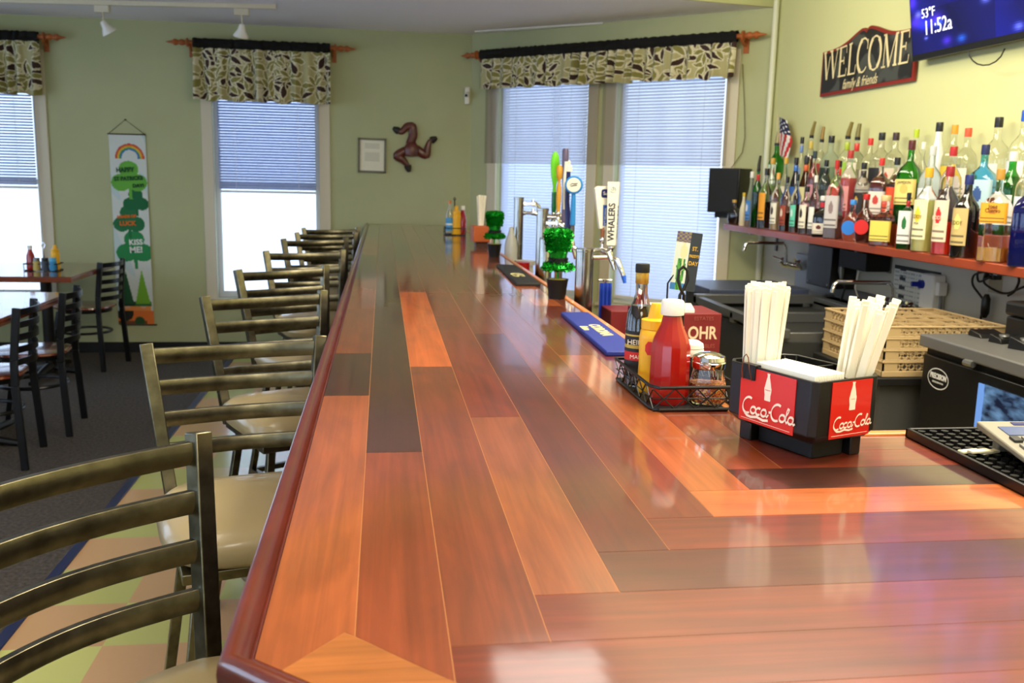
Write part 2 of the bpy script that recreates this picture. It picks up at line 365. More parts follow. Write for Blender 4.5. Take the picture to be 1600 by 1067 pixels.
def sheer(M, x0, x1, z0, z1, mat, label, amp=.018, seed=0, off=.05, groupname=None):
    rn = random.Random(seed); ph = [(rn.uniform(5, 14), rn.uniform(0, 6), rn.uniform(.3, 1)) for _ in range(5)]
    def fn(u, v):
        x = x0+(x1-x0)*u; z = z0+(z1-z0)*v
        y = off+amp*sum(c*math.sin(a*(x+.02*math.sin(3*v))*2.2+b) for a, b, c in ph)/2.2*(1-.3*v)
        return (x, max(y, .022), z)
    g = G(); g.T = M; g.grid(fn, 160, 10); return tag(g.obj('sheer_curtain', mat), label, 'curtain', groupname)
MA = window(1, (-1.335, D, 0), (1, 0, 0), (0, -1, 0), .825, WZ0, WZ1, 1.31)
ML = window(2, (-3.45, D, 0), (1, 0, 0), (0, -1, 0), .785, WZ0, WZ1, 1.31)
MD1 = window(3, dpt(DWIN[0][0], 0), DS, DN, .86, .55, WZ1, .6, mid=False)
MD2 = window(4, dpt(DWIN[1][0], 0), DS, DN, .86, .55, WZ1, .6, mid=False)
g = G(); g.box(XL-.08, XL-.06, YB+1.0, YB+3.4, .6, 2.3); g.box(XL-.08, XL-.06, YB+4.2, YB+6.2, .6, 2.3); g.box(XL-.08, XL-.06, YB+7.0, YB+9.2, .6, 2.3); struct(g.obj('window_5', GLASS))  # unseen side windows, widened to bring more daylight onto the ceiling
g = G(); g.box(XL+.8, XL+3.0, YB-.08, YB-.06, .5, 2.3); struct(g.obj('window_6', GLASS))
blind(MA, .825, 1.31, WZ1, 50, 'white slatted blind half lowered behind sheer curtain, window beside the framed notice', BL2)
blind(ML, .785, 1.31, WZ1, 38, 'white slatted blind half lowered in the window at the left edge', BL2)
blind(MD1, .86, .60, WZ1, 58, 'white slatted blind fully lowered in left corner window behind the beer taps')
blind(MD2, .86, .60, WZ1, 54, 'white slatted blind fully lowered in right corner window next to black speaker')
sheer(MA, .0, .83, .46, 2.3, SHW, 'thin white sheer curtain on window beside the framed notice', seed=1)
sheer(ML, -.05, .80, .46, 2.3, SHW, 'thin white sheer curtain on the window at the left edge', seed=2)
mC = Matrix(((DS.x, DN.x, 0, P0.x), (DS.y, DN.y, 0, P0.y), (0, 0, 1, 0), (0, 0, 0, 1)))
sheer(mC, .17, 1.24, 1.585, 2.33, SHG, 'short taupe sheer curtain across the left corner window', seed=5, off=.035, amp=.010)
sheer(mC, 1.27, 2.27, 1.585, 2.33, SHG, 'short taupe sheer curtain across the right corner window', seed=8, off=.035, amp=.010)
# valances: painted leaf pattern
def leafpat(seed):
    rn = random.Random(seed); L = []
    for _ in range(150):
        cx, cy = rn.uniform(-.1, 3.0), rn.uniform(-.05, .55); k = rn.choice([4, 5, 6]); a0 = rn.uniform(0, 6)
        for i in range(k): L.append((cx, cy, a0+i*2*PI/k+rn.uniform(-.25, .25), rn.uniform(.09, .15), rn.choice([0, 1, 1])))
    rn.shuffle(L); L = np.array(L)
    ca, sa = np.cos(L[:, 2]), np.sin(L[:, 2])
    cA, cB, cBG, cLn = lin((58, 36, 30)), lin((140, 134, 72)), lin((186, 178, 130)), lin((226, 218, 186))
    def f(x, y):
        dx, dy = x-L[:, 0], y-L[:, 1]; t = (dx*ca+dy*sa)/L[:, 3]; n = np.abs(-dx*sa+dy*ca)/L[:, 3]
        wd =   .22*np.sin(np.clip(t, 0, 1)*PI)**.8
        ins = (t > .1) & (t < 1) & (n < wd); idx = np.nonzero(ins)[0]
        if len(idx):
            i = idx[-1]
            return cLn if n[i] > wd[i]-.075 else (cA if L[i, 4] == 0 else cB)
        return cBG
    return f
VAL = am('leaf_print_fabric', .85); BAND = pm('black_band_fabric', (10, 10, 11), .9)
def valance(M, x0, x1, zt, zb, label, seed, off=.10, nu=420):
    rod = thing('curtain_rod', 'turned wood curtain rod with finials '+label, 'curtain rod')
    g = G(); g.T = M; g.tube([(x0-.03, off, zt), (x1+.03, off, zt)], .016, 12); g.obj('rod', RODW, rod)
    for sgn, xe in ((-1, x0-.03), (1, x1+.03)):
        f = G(); f.T = M @ Matrix.Translation((xe, off, zt)) @ Matrix.Rotation(sgn*PI/2, 4, 'Y')
        f.lathe([(.016, 0), (.034, .004), (.034, .014), (.014, .022), (.021, .04), (.024, .055), (.014, .075), (.022, .09), (.025, .105), (.012, .125), (.008, .15), (0, .175)], 14)
        f.obj('finial', RODW, rod)
        br = G(); br.T = M; xb = xe-sgn*.005
        br.tube([(xb, 0.004, zt-.05), (xb, off*.6, zt-.045), (xb, off, zt-.016)], .011, 8); br.box(xb-.018, xb+.018, 0, .014, zt-.1, zt+.03); br.obj('bracket', RODW, rod)
    rn = random.Random(seed); ph = [(rn.uniform(35, 105), rn.uniform(0, 6), rn.uniform(.3, 1)) for _ in range(7)]; lp = leafpat(seed)
    def wob(x, k): return sum(c*math.sin(a*x+b+k) for a, b, c in ph)/3.2
    def fn(u, v):
        x = x0+(x1-x0)*u; z = zb+(zt-.035-zb)*v
        if v < .05: z += .012*wob(x*.5, 2)
        return (x, off+.050*wob(x, 0)*(1.15-.75*v)+.016*(1-v), z)
    def cf(u, v):
        x = (x1-x0)*u; return lp(x*1.25+.02*wob(x+x0, 1), (zt-zb)*v)
    e = thing('valance', 'gathered leaf-print valance with black top band '+label, 'valance')
    g = G(); g.T = M; g.grid(fn, nu, 76, cf); g.obj('skirt', VAL, e)
    def fb(u, v):
        x = x0-.0+(x1-x0)*u; a = -.6*PI+2*PI*v; r = .03*(1+.12*wob(x*2, 3)); return (x, off+r*math.cos(a)*.85, zt+r*math.sin(a)*1.25)
    g = G(); g.T = M; g.grid(fb, 200, 12); g.obj('rod_pocket', BAND, e)
p = lambda x, y: ony(x, y, D-.1)
va, vb = p(301, 66), p(516, 74)
mB = Matrix(((1, 0, 0, 0), (0, -1, 0, D), (0, 0, 1, 0), (0, 0, 0, 1)))
valance(mB, va.x, vb.x, 2.445, 2.015, 'over the window beside the framed notice', 11, nu=260)
vl = p(60, 62); valance(mB, -3.56, vl.x, 2.445, 2.015, 'over the window at the left edge', 12, nu=260)
valance(mC, .17, 2.33, 2.43, 2.165, 'over the two corner windows', 14, nu=560)
# ceiling track light
tz = CH
ta, tb = onz(-260, -4, tz-.02), onz(431, 12, tz-.02); td = (tb-ta).normalized(); tn = Vector((-td.y, td.x, 0))
t = thing('track_light', 'white ceiling track with two spotlight heads above the window', 'track light')
g = G(); g.beam(ta+Vector((0, 0, .005)), tb+Vector((0, 0, .005)), .035, .03, tn); g.obj('track', TRIM, t, bev=.002)
for px, tilt in ((165, .5), (373, -.2)):
    s0 = (px-20)/431; q = ta+(tb-ta)*((onz(px, 8, tz-.02)-ta).length/(tb-ta).length)
    a = G(); a.beam(q-td*.05+Vector((0, 0, -.035)), q+td*.05+Vector((0, 0, -.035)), .04, .045, tn); a.tube([q+Vector((0, 0, -.05)), q+Vector((0, 0, -.12))], .006, 8); ad = a.obj('adapter', TRIM, t, bev=.003)
    h = G(); h.T = Matrix.Translation(q+Vector((0, 0, -.125))) @ Matrix.Rotation(PI, 4, 'X') @ Matrix.Rotation(tilt, 4, 'Y') @ Matrix.Rotation(.3, 4, 'X')
    h.lathe([(.0, -.012), (.018, -.01), (.024, .01), (.028, .03), (.05, .065), (.052, .075), (.044, .07), (.0, .045)], 20); h.obj('spotlight_head', WHITE, ad)
va_, vb_ = onz(745, 50, CH-.005), onz(945, 37, CH-.005)
g = G(); g.beam(va_, vb_, .07, .012, (0, 1, 0)); tag(g.obj('ceiling_vent', WHITE, bev=.002), 'long narrow white vent strip in the ceiling above the corner windows', 'vent')
# surface pipe in the right corner
g = G(); q0, q1 = Vector((WX_-.03, 6.07, CH2-.002)), Vector((WX_-.03, 6.07, .6))
g.tube([q0, q1], .019, 12); tag(g.obj('wall_pipe', pm('pipe_paint', (222, 224, 200), .5)), 'pale painted vertical pipe in the wall corner left of the bottle shelf', 'pipe')
# ================================================================== BAR
XT0, XT1, YF, YI = -.110, .622, D-.004, 1.425
TONES = {'or': (172, 90, 42), 'lo': (146, 76, 40), 'mr': (122, 56, 30), 'rd': (116, 44, 24), 'dr': (86, 30, 20), 'dk': (66, 32, 22), 'br': (186, 88, 34), 'gd': (168, 100, 50), 'pl': (74, 26, 20)}
g = G(); gap = .0005
def plank(poly, tone, k):
    rr = rnd.uniform(.94, 1.06); g.k = k; g.col = lin([min(255, c*rr) for c in TONES[tone]])
    cx = sum(p[0] for p in poly)/len(poly); cy = sum(p[1] for p in poly)/len(poly); A = sum(poly[i][0]*poly[(i+1) % len(poly)][1]-poly[(i+1) % len(poly)][0]*poly[i][1] for i in range(len(poly)))
    q = []
    n = len(poly)
    for i in range(n):      # inset each edge by the joint width
        a, b, c = Vector(poly[i-1]), Vector(poly[i]), Vector(poly[(i+1) % n])
        e1, e2 = (b-a).normalized(), (c-b).normalized(); s = 1 if A > 0 else -1
        n1, n2 = Vector((-e1.y, e1.x))*s, Vector((-e2.y, e2.x))*s; bi = (n1+n2); bi = bi/max(.3, bi.dot(n1)); q.append(b+bi*gap)
    g.prism([(v.x, v.y) for v in q], ZB-.006, ZB)
CXS = [XT0, -.0255, .059, .150, .238, .322, .41, .495, .58, XT1]
RYS = [None, None, .69, .777, .873, .976, 1.075, 1.172, 1.262, YI]
chx = lambda y: 0
YS = .52
# diagonal piece that closes the clipped corner, then the columns run to the far wall
seg = [[(1.752, 'lo'), (2.18, 'dk'), (2.9, 'mr'), (3.75, 'mr'), (4.9, 'dk'), (6.2, 'or'), (7.91, 'dk')],
       [(1.378, 'mr'), (3.75, 'dk'), (5.1, 'dr'), (6.4, 'mr'), (7.91, 'rd')],
       [(2.02, 'mr'), (3.35, 'br'), (4.6, 'mr'), (6.0, 'dk'), (7.91, 'mr')],
       [(1.58, 'lo'), (2.75, 'rd'), (4.4, 'rd'), (5.9, 'mr'), (7.91, 'or')],
       [(2.45, 'dr'), (3.9, 'mr'), (5.6, 'rd'), (7.91, 'mr')],
       [(1.9, 'rd'), (3.3, 'mr'), (4.8, 'rd'), (6.6, 'mr'), (7.91, 'rd')],
       [(2.15, 'or'), (3.6, 'mr'), (5.2, 'rd'), (7.91, 'mr')],
       [(1.75, 'mr'), (3.0, 'rd'), (4.5, 'or'), (6.1, 'mr'), (7.91, 'rd')],
       [(2.3, 'rd'), (4.0, 'mr'), (6.0, 'rd'), (7.91, 'mr')]]
# clipped corner: line from (-.135,.775) heading to (+x,-y)
def cl_(x): return .757-(x+.108)*.87          # rim line of the clipped corner at x
def dg1(x): return .812-(x+.034)*1.03 if x > -.034 else .812-(-.034-x)*.22     # inner edge of the diagonal piece
for c in range(9):
    x0, x1 = CXS[c], CXS[c+1]; y = None
    for n_, (ye, tn_) in enumerate(seg[c]):
        ye = min(ye, YF)
        if n_ == 0:
            if c == 0: poly = [(x0, cl_(x0)+.012), (-.085, cl_(-.085)+.012), (-.0345, .812), (x1, .8035), (x1, ye), (x0, ye)]
            elif c == 1: poly = [(x0, .8035), (x1, .716), (x1, ye), (x0, ye)]
            else: y_ = [0, 0, .777, .873, .976, 1.075, 1.172, 1.262, 1.345][c]; poly = [(x0, y_), (x1, y_), (x1, ye), (x0, ye)]
        else: poly = [(x0, y), (x1, y), (x1, ye), (x0, ye)]
        plank(poly, tn_, 0); y = ye
# diagonal orange board
plank([(-.085, cl_(-.085)+.012), (.25, cl_(.25)+.012), (.25, .542), (.086, .69), (-.0345, .812)], 'gd', 1)
# rows of the return: start at the column steps and run right
rows = [(.52, .605, None, ['dr', 'pl', 'dk']), (.605, .69, None, ['rd', 'dr', 'pl']), (.69, .777, CXS[2], ['rd', 'pl', 'dr']), (.777, .873, CXS[3], ['rd', 'dr', 'pl']), (.873, .976, CXS[4], ['dr', 'pl', 'dr']),
        (.976, 1.075, CXS[5], ['rd', 'rd', 'dr']), (1.075, 1.172, CXS[6], ['or', 'mr', 'rd']), (1.172, 1.262, CXS[7], ['dk', 'pl', 'dk']), (1.262, 1.345, CXS[8], ['rd', 'mr', 'or']), (1.345, YI, CXS[9]-.0, ['mr', 'or', 'rd'])]
XR = 2.1
for i, (a, b, xs, tn_) in enumerate(rows):
    if xs is None: xs = .25 if i == 0 else .18
    br = [xs, xs+(.62 if i % 2 else .9), xs+1.35, XR] if i != 7 else [xs, xs+.5, xs+1.2, XR]
    for k in range(3):
        if k == 0 and i < 2:
            poly = [(.25+(.02 if i == 0 else 0), a), (br[1], a), (br[1], b), (.25-.0 if i == 0 else .086, b)] if i == 0 else [(.25, .605), (br[1], .605), (br[1], .69), (.086, .69), (.18, .605)]
            if i == 0: poly = [(.27, .525), (br[1], a), (br[1], b), (.25, b), (.25, .542)]
        else: poly = [(br[k], a), (br[k+1], a), (br[k+1], b), (br[k], b)]
        if k == 0 and i == 2: poly = [(.059, .716), (.086, .69), (br[1], .69), (br[1], .777), (.059, .777)]
        plank(poly, tn_[k], 1)
bar = thing('bar_counter', 'long glossy L-shaped bar with mixed red and brown plank top', 'bar counter')
g.obj('plank_top', [WY, WX], bar, smooth=False)
body_out = [(-.109, D-.004), (-.109, .772), (.20, .507), (XR, .50), (XR, YI+.01), (XT1+.012, YI+.01), (XT1+.012, D-.004)]
g = G(); g.prism(body_out, ZB-.035, ZB-.0004); g.obj('joint_filler', pm('pale_joint_filler', (178, 120, 72), .4), bar, smooth=False)
# moulded rim along the customer side and round the clipped corner
RIM = pm('rim_wood', (96, 34, 20), .3, coat=.8, mott=.2, mscale=12)
rimp = [(-.118, D), (-.118, .770), (.31, .398+.0)]
prof = [(.0138, -.002), (.0132, .0004), (.0105, -.0005), (.0085, -.0035), (.0062, -.0005), (.0045, .004), (.001, .0085), (-.005, .0105), (-.011, .0085), (-.0148, .003), (-.016, -.006), (-.015, -.02), (-.011, -.026), (-.011, -.045), (-.004, -.05), (.0138, -.05)]
def moulding(path, prof, closed=False):
    g = G(); n = len(prof); vs = []; m = len(path)
    for i, p in enumerate(path):
        p = Vector(p); a = (p-Vector(path[i-1])).normalized() if i else None; b = (Vector(path[i+1])-p).normalized() if i < m-1 else None
        a = a or b; b = b or a
        na, nb = Vector((-a.y, a.x)), Vector((-b.y, b.x)); nn = (na+nb); nn = nn/max(.3, nn.dot(na))
        for d, z in prof: vs.append((p.x+nn.x*d, p.y+nn.y*d, ZB+z))
    fs = [(i*n+j, i*n+(j+1) % n, (i+1)*n+(j+1) % n, (i+1)*n+j) for i in range(m-1) for j in range(n)]
    fs += [tuple(range(n)), tuple((m-1)*n+j for j in range(n))[::-1]]
    return g.add(vs, fs)
rim_pts = [(-.1235, D-.003), (-.1235, .764), (.187, .491), (XR, .491)]
moulding(rim_pts, prof).obj('rim_moulding', RIM, bar, sharp=50)
g = G(); g.box(XT1, XT1+.02, YI, D-.005, ZB-.03, ZB+.004); g.box(XT1, XR, YI-.001, YI+.02, ZB-.03, ZB+.004); g.obj('back_edge_strip', OAK, bar, bev=.003)
g = G(); g.prism([(.02, D-.005), (.02, .95), (.3, .72), (XR-.05, .72), (XR-.05, 1.32), (.55, 1.32), (.55, D-.005)], .01, ZB-.035); g.obj('bar_front', pm('dark_bar_front', (72, 38, 24), .45, mott=.2), bar)
# ================================================================== BAR STOOLS
def bar_stool(label):
    t = thing('bar_stool', label, 'bar stool', group='metal bar stools along the bar')
    g = G(); g.lathe([(0, .675), (.185, .675), (.203, .69), (.212, .712), (.208, .735), (.19, .754), (.14, .766), (.07, .772), (0, .774)], 44, sq=.22); g.obj('seat', VINYL, t)
    g = G(); g.box(-.178, .178, -.178, .178, .650, .672); g.lathe([(.05, .62), (.09, .62), (.09, .655), (.05, .655)], 20); g.obj('seat_frame', STOOL, t, bev=.002)
    def post(sx, z): k = (z-.66)/.41; return Vector((sx*(.162+.044*k), .200+.07*k, z))
    for sx in (-1, 1):
        g = G(); g.beam(post(sx, .655), post(sx, 1.075), .030, .032, (1, 0, 0))
        g.obj('back_post', STOOL, t, bev=.0025)
    for zc in (1.045, .970, .895, .820):
        a, b = post(-1, zc), post(1, zc); pts = []
        for i in range(13):
            u = i/12; q = a.lerp(b, u); q.y += .048*math.sin(u*PI); q.z -= .008*math.sin(u*PI); pts.append(q)
        g = G(); g.strip(pts, .012, .037, bulge=.35); g.obj('back_slat', STOOL, t, bev=.001)
    for sx in (-1, 1):
        for sy in (-1, 1):
            top, bot = Vector((sx*.14, sy*.14, .655)), Vector((sx*.225, sy*.225, .012)); g = G(); g.beam(top, bot, .024, .024, (1, 0, 0)); l = g.obj('leg', STOOL, t, bev=.002)
            g = G(); g.beam(bot+Vector((-sx*.004, -sy*.004, .03)), bot+Vector((0, 0, -.01)), .03, .03, (1, 0, 0)); g.obj('foot_glide', BLACK, l, bev=.002)
    g = G(); k = .197
    for a, b in (((-k, -k), (k, -k)), ((k, -k), (k, k)), ((k, k), (-k, k)), ((-k, k), (-k, -k))): g.beam((*a, .22), (*b, .22), .022, .022, (0, 0, 1))
    g.obj('footrest', STOOL, t, bev=.002); return t
st = [(-.238, 1.155, 46, 'nearest bar stool with worn metal ladder back, turned toward the bar'),
      (None, (-.555, 2.285), (-.158, 2.40), 'second bar stool from the camera, tan seat and metal ladder back'),
      (None, (-.578, 3.167), (-.210, 3.35), 'third bar stool from the camera, metal ladder back turned slightly'),
      (None, (-.596, 4.04), (-.260, 4.26), 'fourth bar stool from the camera, metal ladder back in the middle of the row'),
      (None, (-.60, 5.02), (-.215, 5.16), 'fourth bar stool from the far wall, tan seat and metal ladder back'),
      (None, (-.606, 5.95), (-.235, 6.13), 'third bar stool from the far wall, in front of the bright window'),
      (None, (-.570, 6.60), (-.200, 6.72), 'second bar stool from the far wall beside the bar'),
      (None, (-.56, 7.16), (-.21, 7.27), 'last bar stool, nearest to the far wall')]
s0 = None
for q in st:
    if q[0] is not None: x, y, a = q[0], q[1], math.radians(q[2])
    else:
        l, r_ = Vector(q[1]), Vector(q[2]); m = (l+r_)/2; d = (r_-l).normalized(); nn = Vector((d.y, -d.x)); c = m+nn*.27; x, y, a = c.x, c.y, math.atan2(d.y, d.x)
    if s0 is None: s0 = bar_stool(q[3]); o = s0; o.location = (x, y, 0); o.rotation_euler = (0, 0, a)
    else: dup(s0, q[-1], (x, y, 0), a)
# ================================================================== DINING SIDE
TT = pm('table_top_wood', (112, 56, 34), .16, coat=.6, mott=.15, mscale=10)
def table(x0, x1, y0, y1, label):
    cx, cy = (x0+x1)/2, (y0+y1)/2; t = thing('dining_table', label, 'table', (cx, cy, 0), group=None)
    g = G(); a, b = (x1-x0)/2, (y1-y0)/2; g.box(-a, a, -b, b, .728, .76); g.obj('tabletop', TT, t, bev=.004)
    g = G(); g.box(-a-.004, a+.004, -b-.004, b+.004, .722, .752); g.obj('edge_band', CHERRY, t, bev=.003)
    for sx in (-1, 1):
        g = G(); g.tube([(sx*(a-.33), 0, .02), (sx*(a-.33), 0, .722)], .038, 14); g.obj('pedestal', BLACK, t)
        g = G()
        for sy in (-1, 1): g.tube([(sx*(a-.33), 0, .06), (sx*(a-.33), sy*.18, .045), (sx*(a-.33), sy*(b-.1), .012)], [.035, .028, .018], 8)
        g.tube([(sx*(a-.33)-.2, 0, .014), (sx*(a-.33), 0, .05), (sx*(a-.33)+.2, 0, .014)], [.018, .03, .018], 8); g.obj('base', BLACK, t)
    return t
table(-3.45, -2.055, 6.57, 7.58, 'wooden dining table against the window, caddy of condiments on top')
table(-3.3, -1.81, 4.62, 5.76, 'dining table in front, its top washed out by window light')
def dining_chair(label):
    t = thing('dining_chair', label, 'chair', group='black metal dining chairs')
    g = G(); g.lathe([(0, .44), (.17, .44), (.19, .446), (.2, .455), (.198, .465), (.18, .47), (0, .468)], 36, sq=.1); g.obj('seat', pm('cherry_seat', (134, 62, 34), .22, coat=.6), t)
    g = G(); g.lathe([(.15, .42), (.185, .42), (.185, .44), (.15, .44)], 30); g.obj('seat_ring', CHAIRM, t)
    for sx in (-1, 1):
        g = G(); pts = [(sx*.205, .215, 0), (sx*.188, .190, .42), (sx*.185, .192, .55), (sx*.183, .218, .805)]
        for a, b in zip(pts, pts[1:]): g.beam(a, b, .022, .036, (1, 0, 0))
        g.obj('back_post', CHAIRM, t, bev=.003)
        g = G(); g.beam((sx*.15, -.13, .43), (sx*.19, -.2, 0), .026, .026, (1, 0, 0)); g.obj('front_leg', CHAIRM, t, bev=.003)
    for z in (.782, .720, .658, .596, .534):
        y = .192+(z-.55)*.10; g = G(); g.strip([(-.185+.37*i/10, y+.06*math.sin(PI*i/10), z) for i in range(11)], .008, .032); g.obj('back_slat', CHAIRM, t)
    g = G(); g.tube([(.172*math.cos(a*PI/16), .175*math.sin(a*PI/16), .27) for a in range(32)], .01, 8, closed=True); g.obj('foot_ring', CHAIRM, t)
    return t
c0 = dining_chair('black ladder-back chair with wood seat, nearest of the three at the left'); c0.location = (-1.99, 4.93, 0); c0.rotation_euler = (0, 0, -PI/2+.12)
dup(c0, 'black ladder-back chair with wood seat tucked at the near table, between the others', (-1.965, 5.54, 0), -PI/2+.10)
dup(c0, 'black ladder-back chair at the far table in front of the green shamrock banner', (-2.21, 7.36, 0), -PI/2-.18)
# ================================================================== condiment pieces
def lab(g_, r, z0, z1, a0, a1, cf, n=20, m=14, sq=0, R=None, sy=1):
    def fn(u, v):
        a = math.radians(a0+(a1-a0)*u); ca, sa = math.cos(a), math.sin(a); k = 1
        if sq: e = 2+10*sq; k = 1/((abs(ca)**e+abs(sa)**e)**(1/e))
        return (r*k*ca, r*k*sa*sy, z0+(z1-z0)*v)
    g_.grid(fn, n, m, cf)
LAB = am('printed_label', .5)
KET = pm('ketchup_red', (158, 20, 12), .22, coat=.5); MUS = pm('mustard_yellow', (238, 178, 30), .35)
CLEAR = pm('clear_glass', (252, 252, 250), .03, trans=1, ior=1.14, coat=1)
def liquid(c, op=False): return pm('liquid_%d_%d_%d' % c, c, .12, trans=0 if op else .35, coat=.3)
def ketchup(loc, h, r, label, rz=0):
    t = thing('ketchup_bottle', label, 'ketchup bottle', loc, rz)
    g = G(); g.lathe([(0, 0), (r*.93, 0), (r, .01), (r*.98, h*.55), (r*.86, h*.64), (r*.56, h*.76), (r*.46, h*.85), (0, h*.85)], 14 if h > .15 else 10); o = g.obj('bottle', KET, t, sharp=20)
    g = G(); g.lathe([(0, h*.86), (r*.57, h*.86), (r*.58, h*.87), (r*.57, h*.98), (r*.5, h), (0, h)], 28); g.obj('cap', WHITE, t); return t
def mustard(loc, h, r, label, rz=0, lb=True):
    t = thing('mustard_bottle', label, 'mustard bottle', loc, rz)
    g = G(); g.lathe([(0, 0), (r*.9, 0), (r, .01), (r*.96, h*.35), (r, h*.62), (r*.92, h*.7), (r*.75, h*.73), (0, h*.73)], 26); g.obj('bottle', MUS, t)
    g = G(); g.lathe([(0, h*.72), (r*.9, h*.72), (r*.9, h*.82), (r*.5, h*.84), (r*.4, h*.95), (r*.3, h), (0, h)], 26); g.obj('nozzle_cap', MUS, t)
    if lb:
        def cf(u, v):
            d = math.hypot((u-.5)*1.0, (v-.5)*.9); return lin((200, 30, 24)) if d < .36 and d > .30 or (d < .36) else lin((238, 178, 30))
        g = G(); lab(g, r*1.01, h*.42, h*.62, -150, -90, cf, 20, 16); g.obj('label', LAB, t)
    return t
# wire caddy near
cnr = [onz(968, 602, ZB), onz(1012, 641, ZB), onz(1135, 641, ZB)]
kx0, kx1, ky0, ky1 = .482, .640, 1.60, 1.865
cad = thing('wire_caddy', 'black wire condiment caddy with crisscross sides on the bar beside the red and black dispenser', 'caddy', ((kx0+kx1)/2, (ky0+ky1)/2, ZB))
a, b = (kx1-kx0)/2, (ky1-ky0)/2; cc = [(-a, b), (-a, -b+.02), (-a+.012, -b), (a-.012, -b), (a, -b+.02), (a, b)]
g = G(); g.tube([(*q, .004) for q in cc], .0035, 8, closed=True); g.obj('base_rail', BLACK, cad)
kt = 1.045
g = G(); g.tube([(q[0]*kt, q[1]*kt, .046) for q in cc], .0032, 8, closed=True); g.obj('top_rail', BLACK, cad)
g = G()
def zig(p0, p1, n, ph):
    pts = []
    for i in range(n+1):
        u = i/n; q = Vector(p0).lerp(Vector(p1), u); z = .006 if (i+ph) % 2 else .044; k = 1 if (i+ph) % 2 else kt; pts.append((q.x*k, q.y*k, z))
    for p, q in zip(pts, pts[1:]): g.tube([p, q], .0013, 6)
for ph in (0, 1):
    zig((-a, -b), (a, -b), 4, ph); zig((-a, -b), (-a, b), 6, ph); zig((a, -b), (a, b), 6, ph)
g.tube([(-a*1.02, -b*1.02, .025), (a*1.02, -b*1.02, .025), (a*1.02, b*1.02, .025), (-a*1.02, b*1.02, .025)], .0013, 6, closed=True)
g.obj('crisscross_wire', BLACK, cad)
g = G(); g.box(-a+.002, a-.002, -b+.002, b-.002, .001, .003); g.obj('base_plate', BLACKM, cad)
zc_ = ZB+.0035
kp = onz(1043, 634, zc_); ketchup((.530, 1.665, zc_), .192, .0375, 'large red ketchup bottle with white cap in the wire caddy on the bar', .2)
mustard((.5225, 1.745, zc_), .175, .030, 'yellow mustard squeeze bottle behind the ketchup in the near caddy')
def vinegar(loc, h, r, label):
    t = thing('vinegar_bottle', label, 'vinegar bottle', loc)
    g = G(); g.lathe([(0, 0), (r, 0), (r, h*.5), (r*.9, h*.6), (r*.55, h*.7), (r*.42, h*.76), (r*.42, h*.93), (0, h*.93)], 28); g.obj('glass', CLEAR, t)
    g = G(); g.lathe([(0, .003), (r*.94, .003), (r*.94, h*.5), (r*.82, h*.6), (r*.55, h*.66), (0, h*.66)], 24); g.obj('vinegar', liquid((32, 14, 8)), t)
    def cf(u, v):
        if v < .28: return lin((20, 18, 20))
        if v < .5: return lin((196, 30, 22))
        if .6 < v < .92 and (abs(v-.62) < .03 or abs(v-.9) < .03): return lin((190, 165, 70))
        return lin((18, 18, 20))
    g = G(); lab(g, r*1.012, h*.12, h*.46, -190, -40, cf, 24, 24); l = g.obj('label', LAB, t)
    n = Vector((math.cos(math.radians(-112)), math.sin(math.radians(-112)), 0)); x = Vector((-n.y, n.x, 0))
    text('HEINZ', r*.50, frame(n*(r*1.03)+Vector((0, 0, h*.37)), x, (0, 0, 1)), PAPER, l, 'brand_lettering', ext=.0003)
    text('MALT', r*.40, frame(n*(r*1.03)+Vector((0, 0, h*.25)), x, (0, 0, 1)), PAPER, l, 'variety_lettering', ext=.0003)
    g = G(); g.lathe([(r*.44, h*.84), (r*.46, h*.845), (r*.46, h*.93), (r*.44, h*.935)], 24); g.obj('neck_band', pm('gold_foil', (188, 146, 60), .35, .6), t)
    g = G(); g.lathe([(0, h*.93), (r*.49, h*.93), (r*.5, h*.94), (r*.5, h*.99), (r*.46, h), (0, h)], 24); g.obj('cap', BLACKM, t); return t
vinegar((.511, 1.812, zc_), .245, .0285, 'dark malt vinegar bottle with black cap at the back of the near caddy')
def shaker(loc, label, body=None, h=.095, r=.034, fill=True):
    t = thing('spice_shaker', label, 'shaker', loc)
    g = G(); prof = [(0, 0), (r*.85, 0), (r, .008), (r, h*.42), (r*.86, h*.62), (r*.82, h*.7), (0, h*.7)]; g.lathe(prof, 16); g.obj('jar', body or CLEAR, t, sharp=15)
    if fill: g = G(); g.lathe([(0, .004), (r*.88, .004), (r*.92, .01), (r*.92, h*.4), (0, h*.42)], 20); g.obj('pepper_flakes', FLAKE, t)
    g = G(); g.lathe([(0, h*.7), (r*.9, h*.7), (r*.93, h*.72), (r*.93, h*.82), (r*.88, h*.84), (r*.92, h*.86), (r*.86, h*.94), (r*.5, h), (0, h*1.01)], 30); g.obj('lid', CHROME, t); return t
FLAKE = bpy.data.materials.new('chilli_flakes'); FLAKE.use_nodes = True; nt = FLAKE.node_tree; b = nt.nodes['Principled BSDF']; v = nt.nodes.new('ShaderNodeTexVoronoi'); v.inputs['Scale'].default_value = 420
tcn = nt.nodes.new('ShaderNodeTexCoord'); nt.links.new(tcn.outputs['Object'], v.inputs['Vector']); cr_ = nt.nodes.new('ShaderNodeValToRGB'); sx_ = nt.nodes.new('ShaderNodeSeparateColor')
cr_.color_ramp.interpolation = 'CONSTANT'; cr_.color_ramp.elements[0].color = (.28, .03, .01, 1); cr_.color_ramp.elements[1].position = .55; cr_.color_ramp.elements[1].color = (.6, .16, .02, 1); e_ = cr_.color_ramp.elements.new(.8); e_.color = (.75, .45, .1, 1)
nt.links.new(v.outputs['Color'], sx_.inputs[0]); nt.links.new(sx_.outputs[0], cr_.inputs[0]); nt.links.new(cr_.outputs[0], b.inputs['Base Color'])
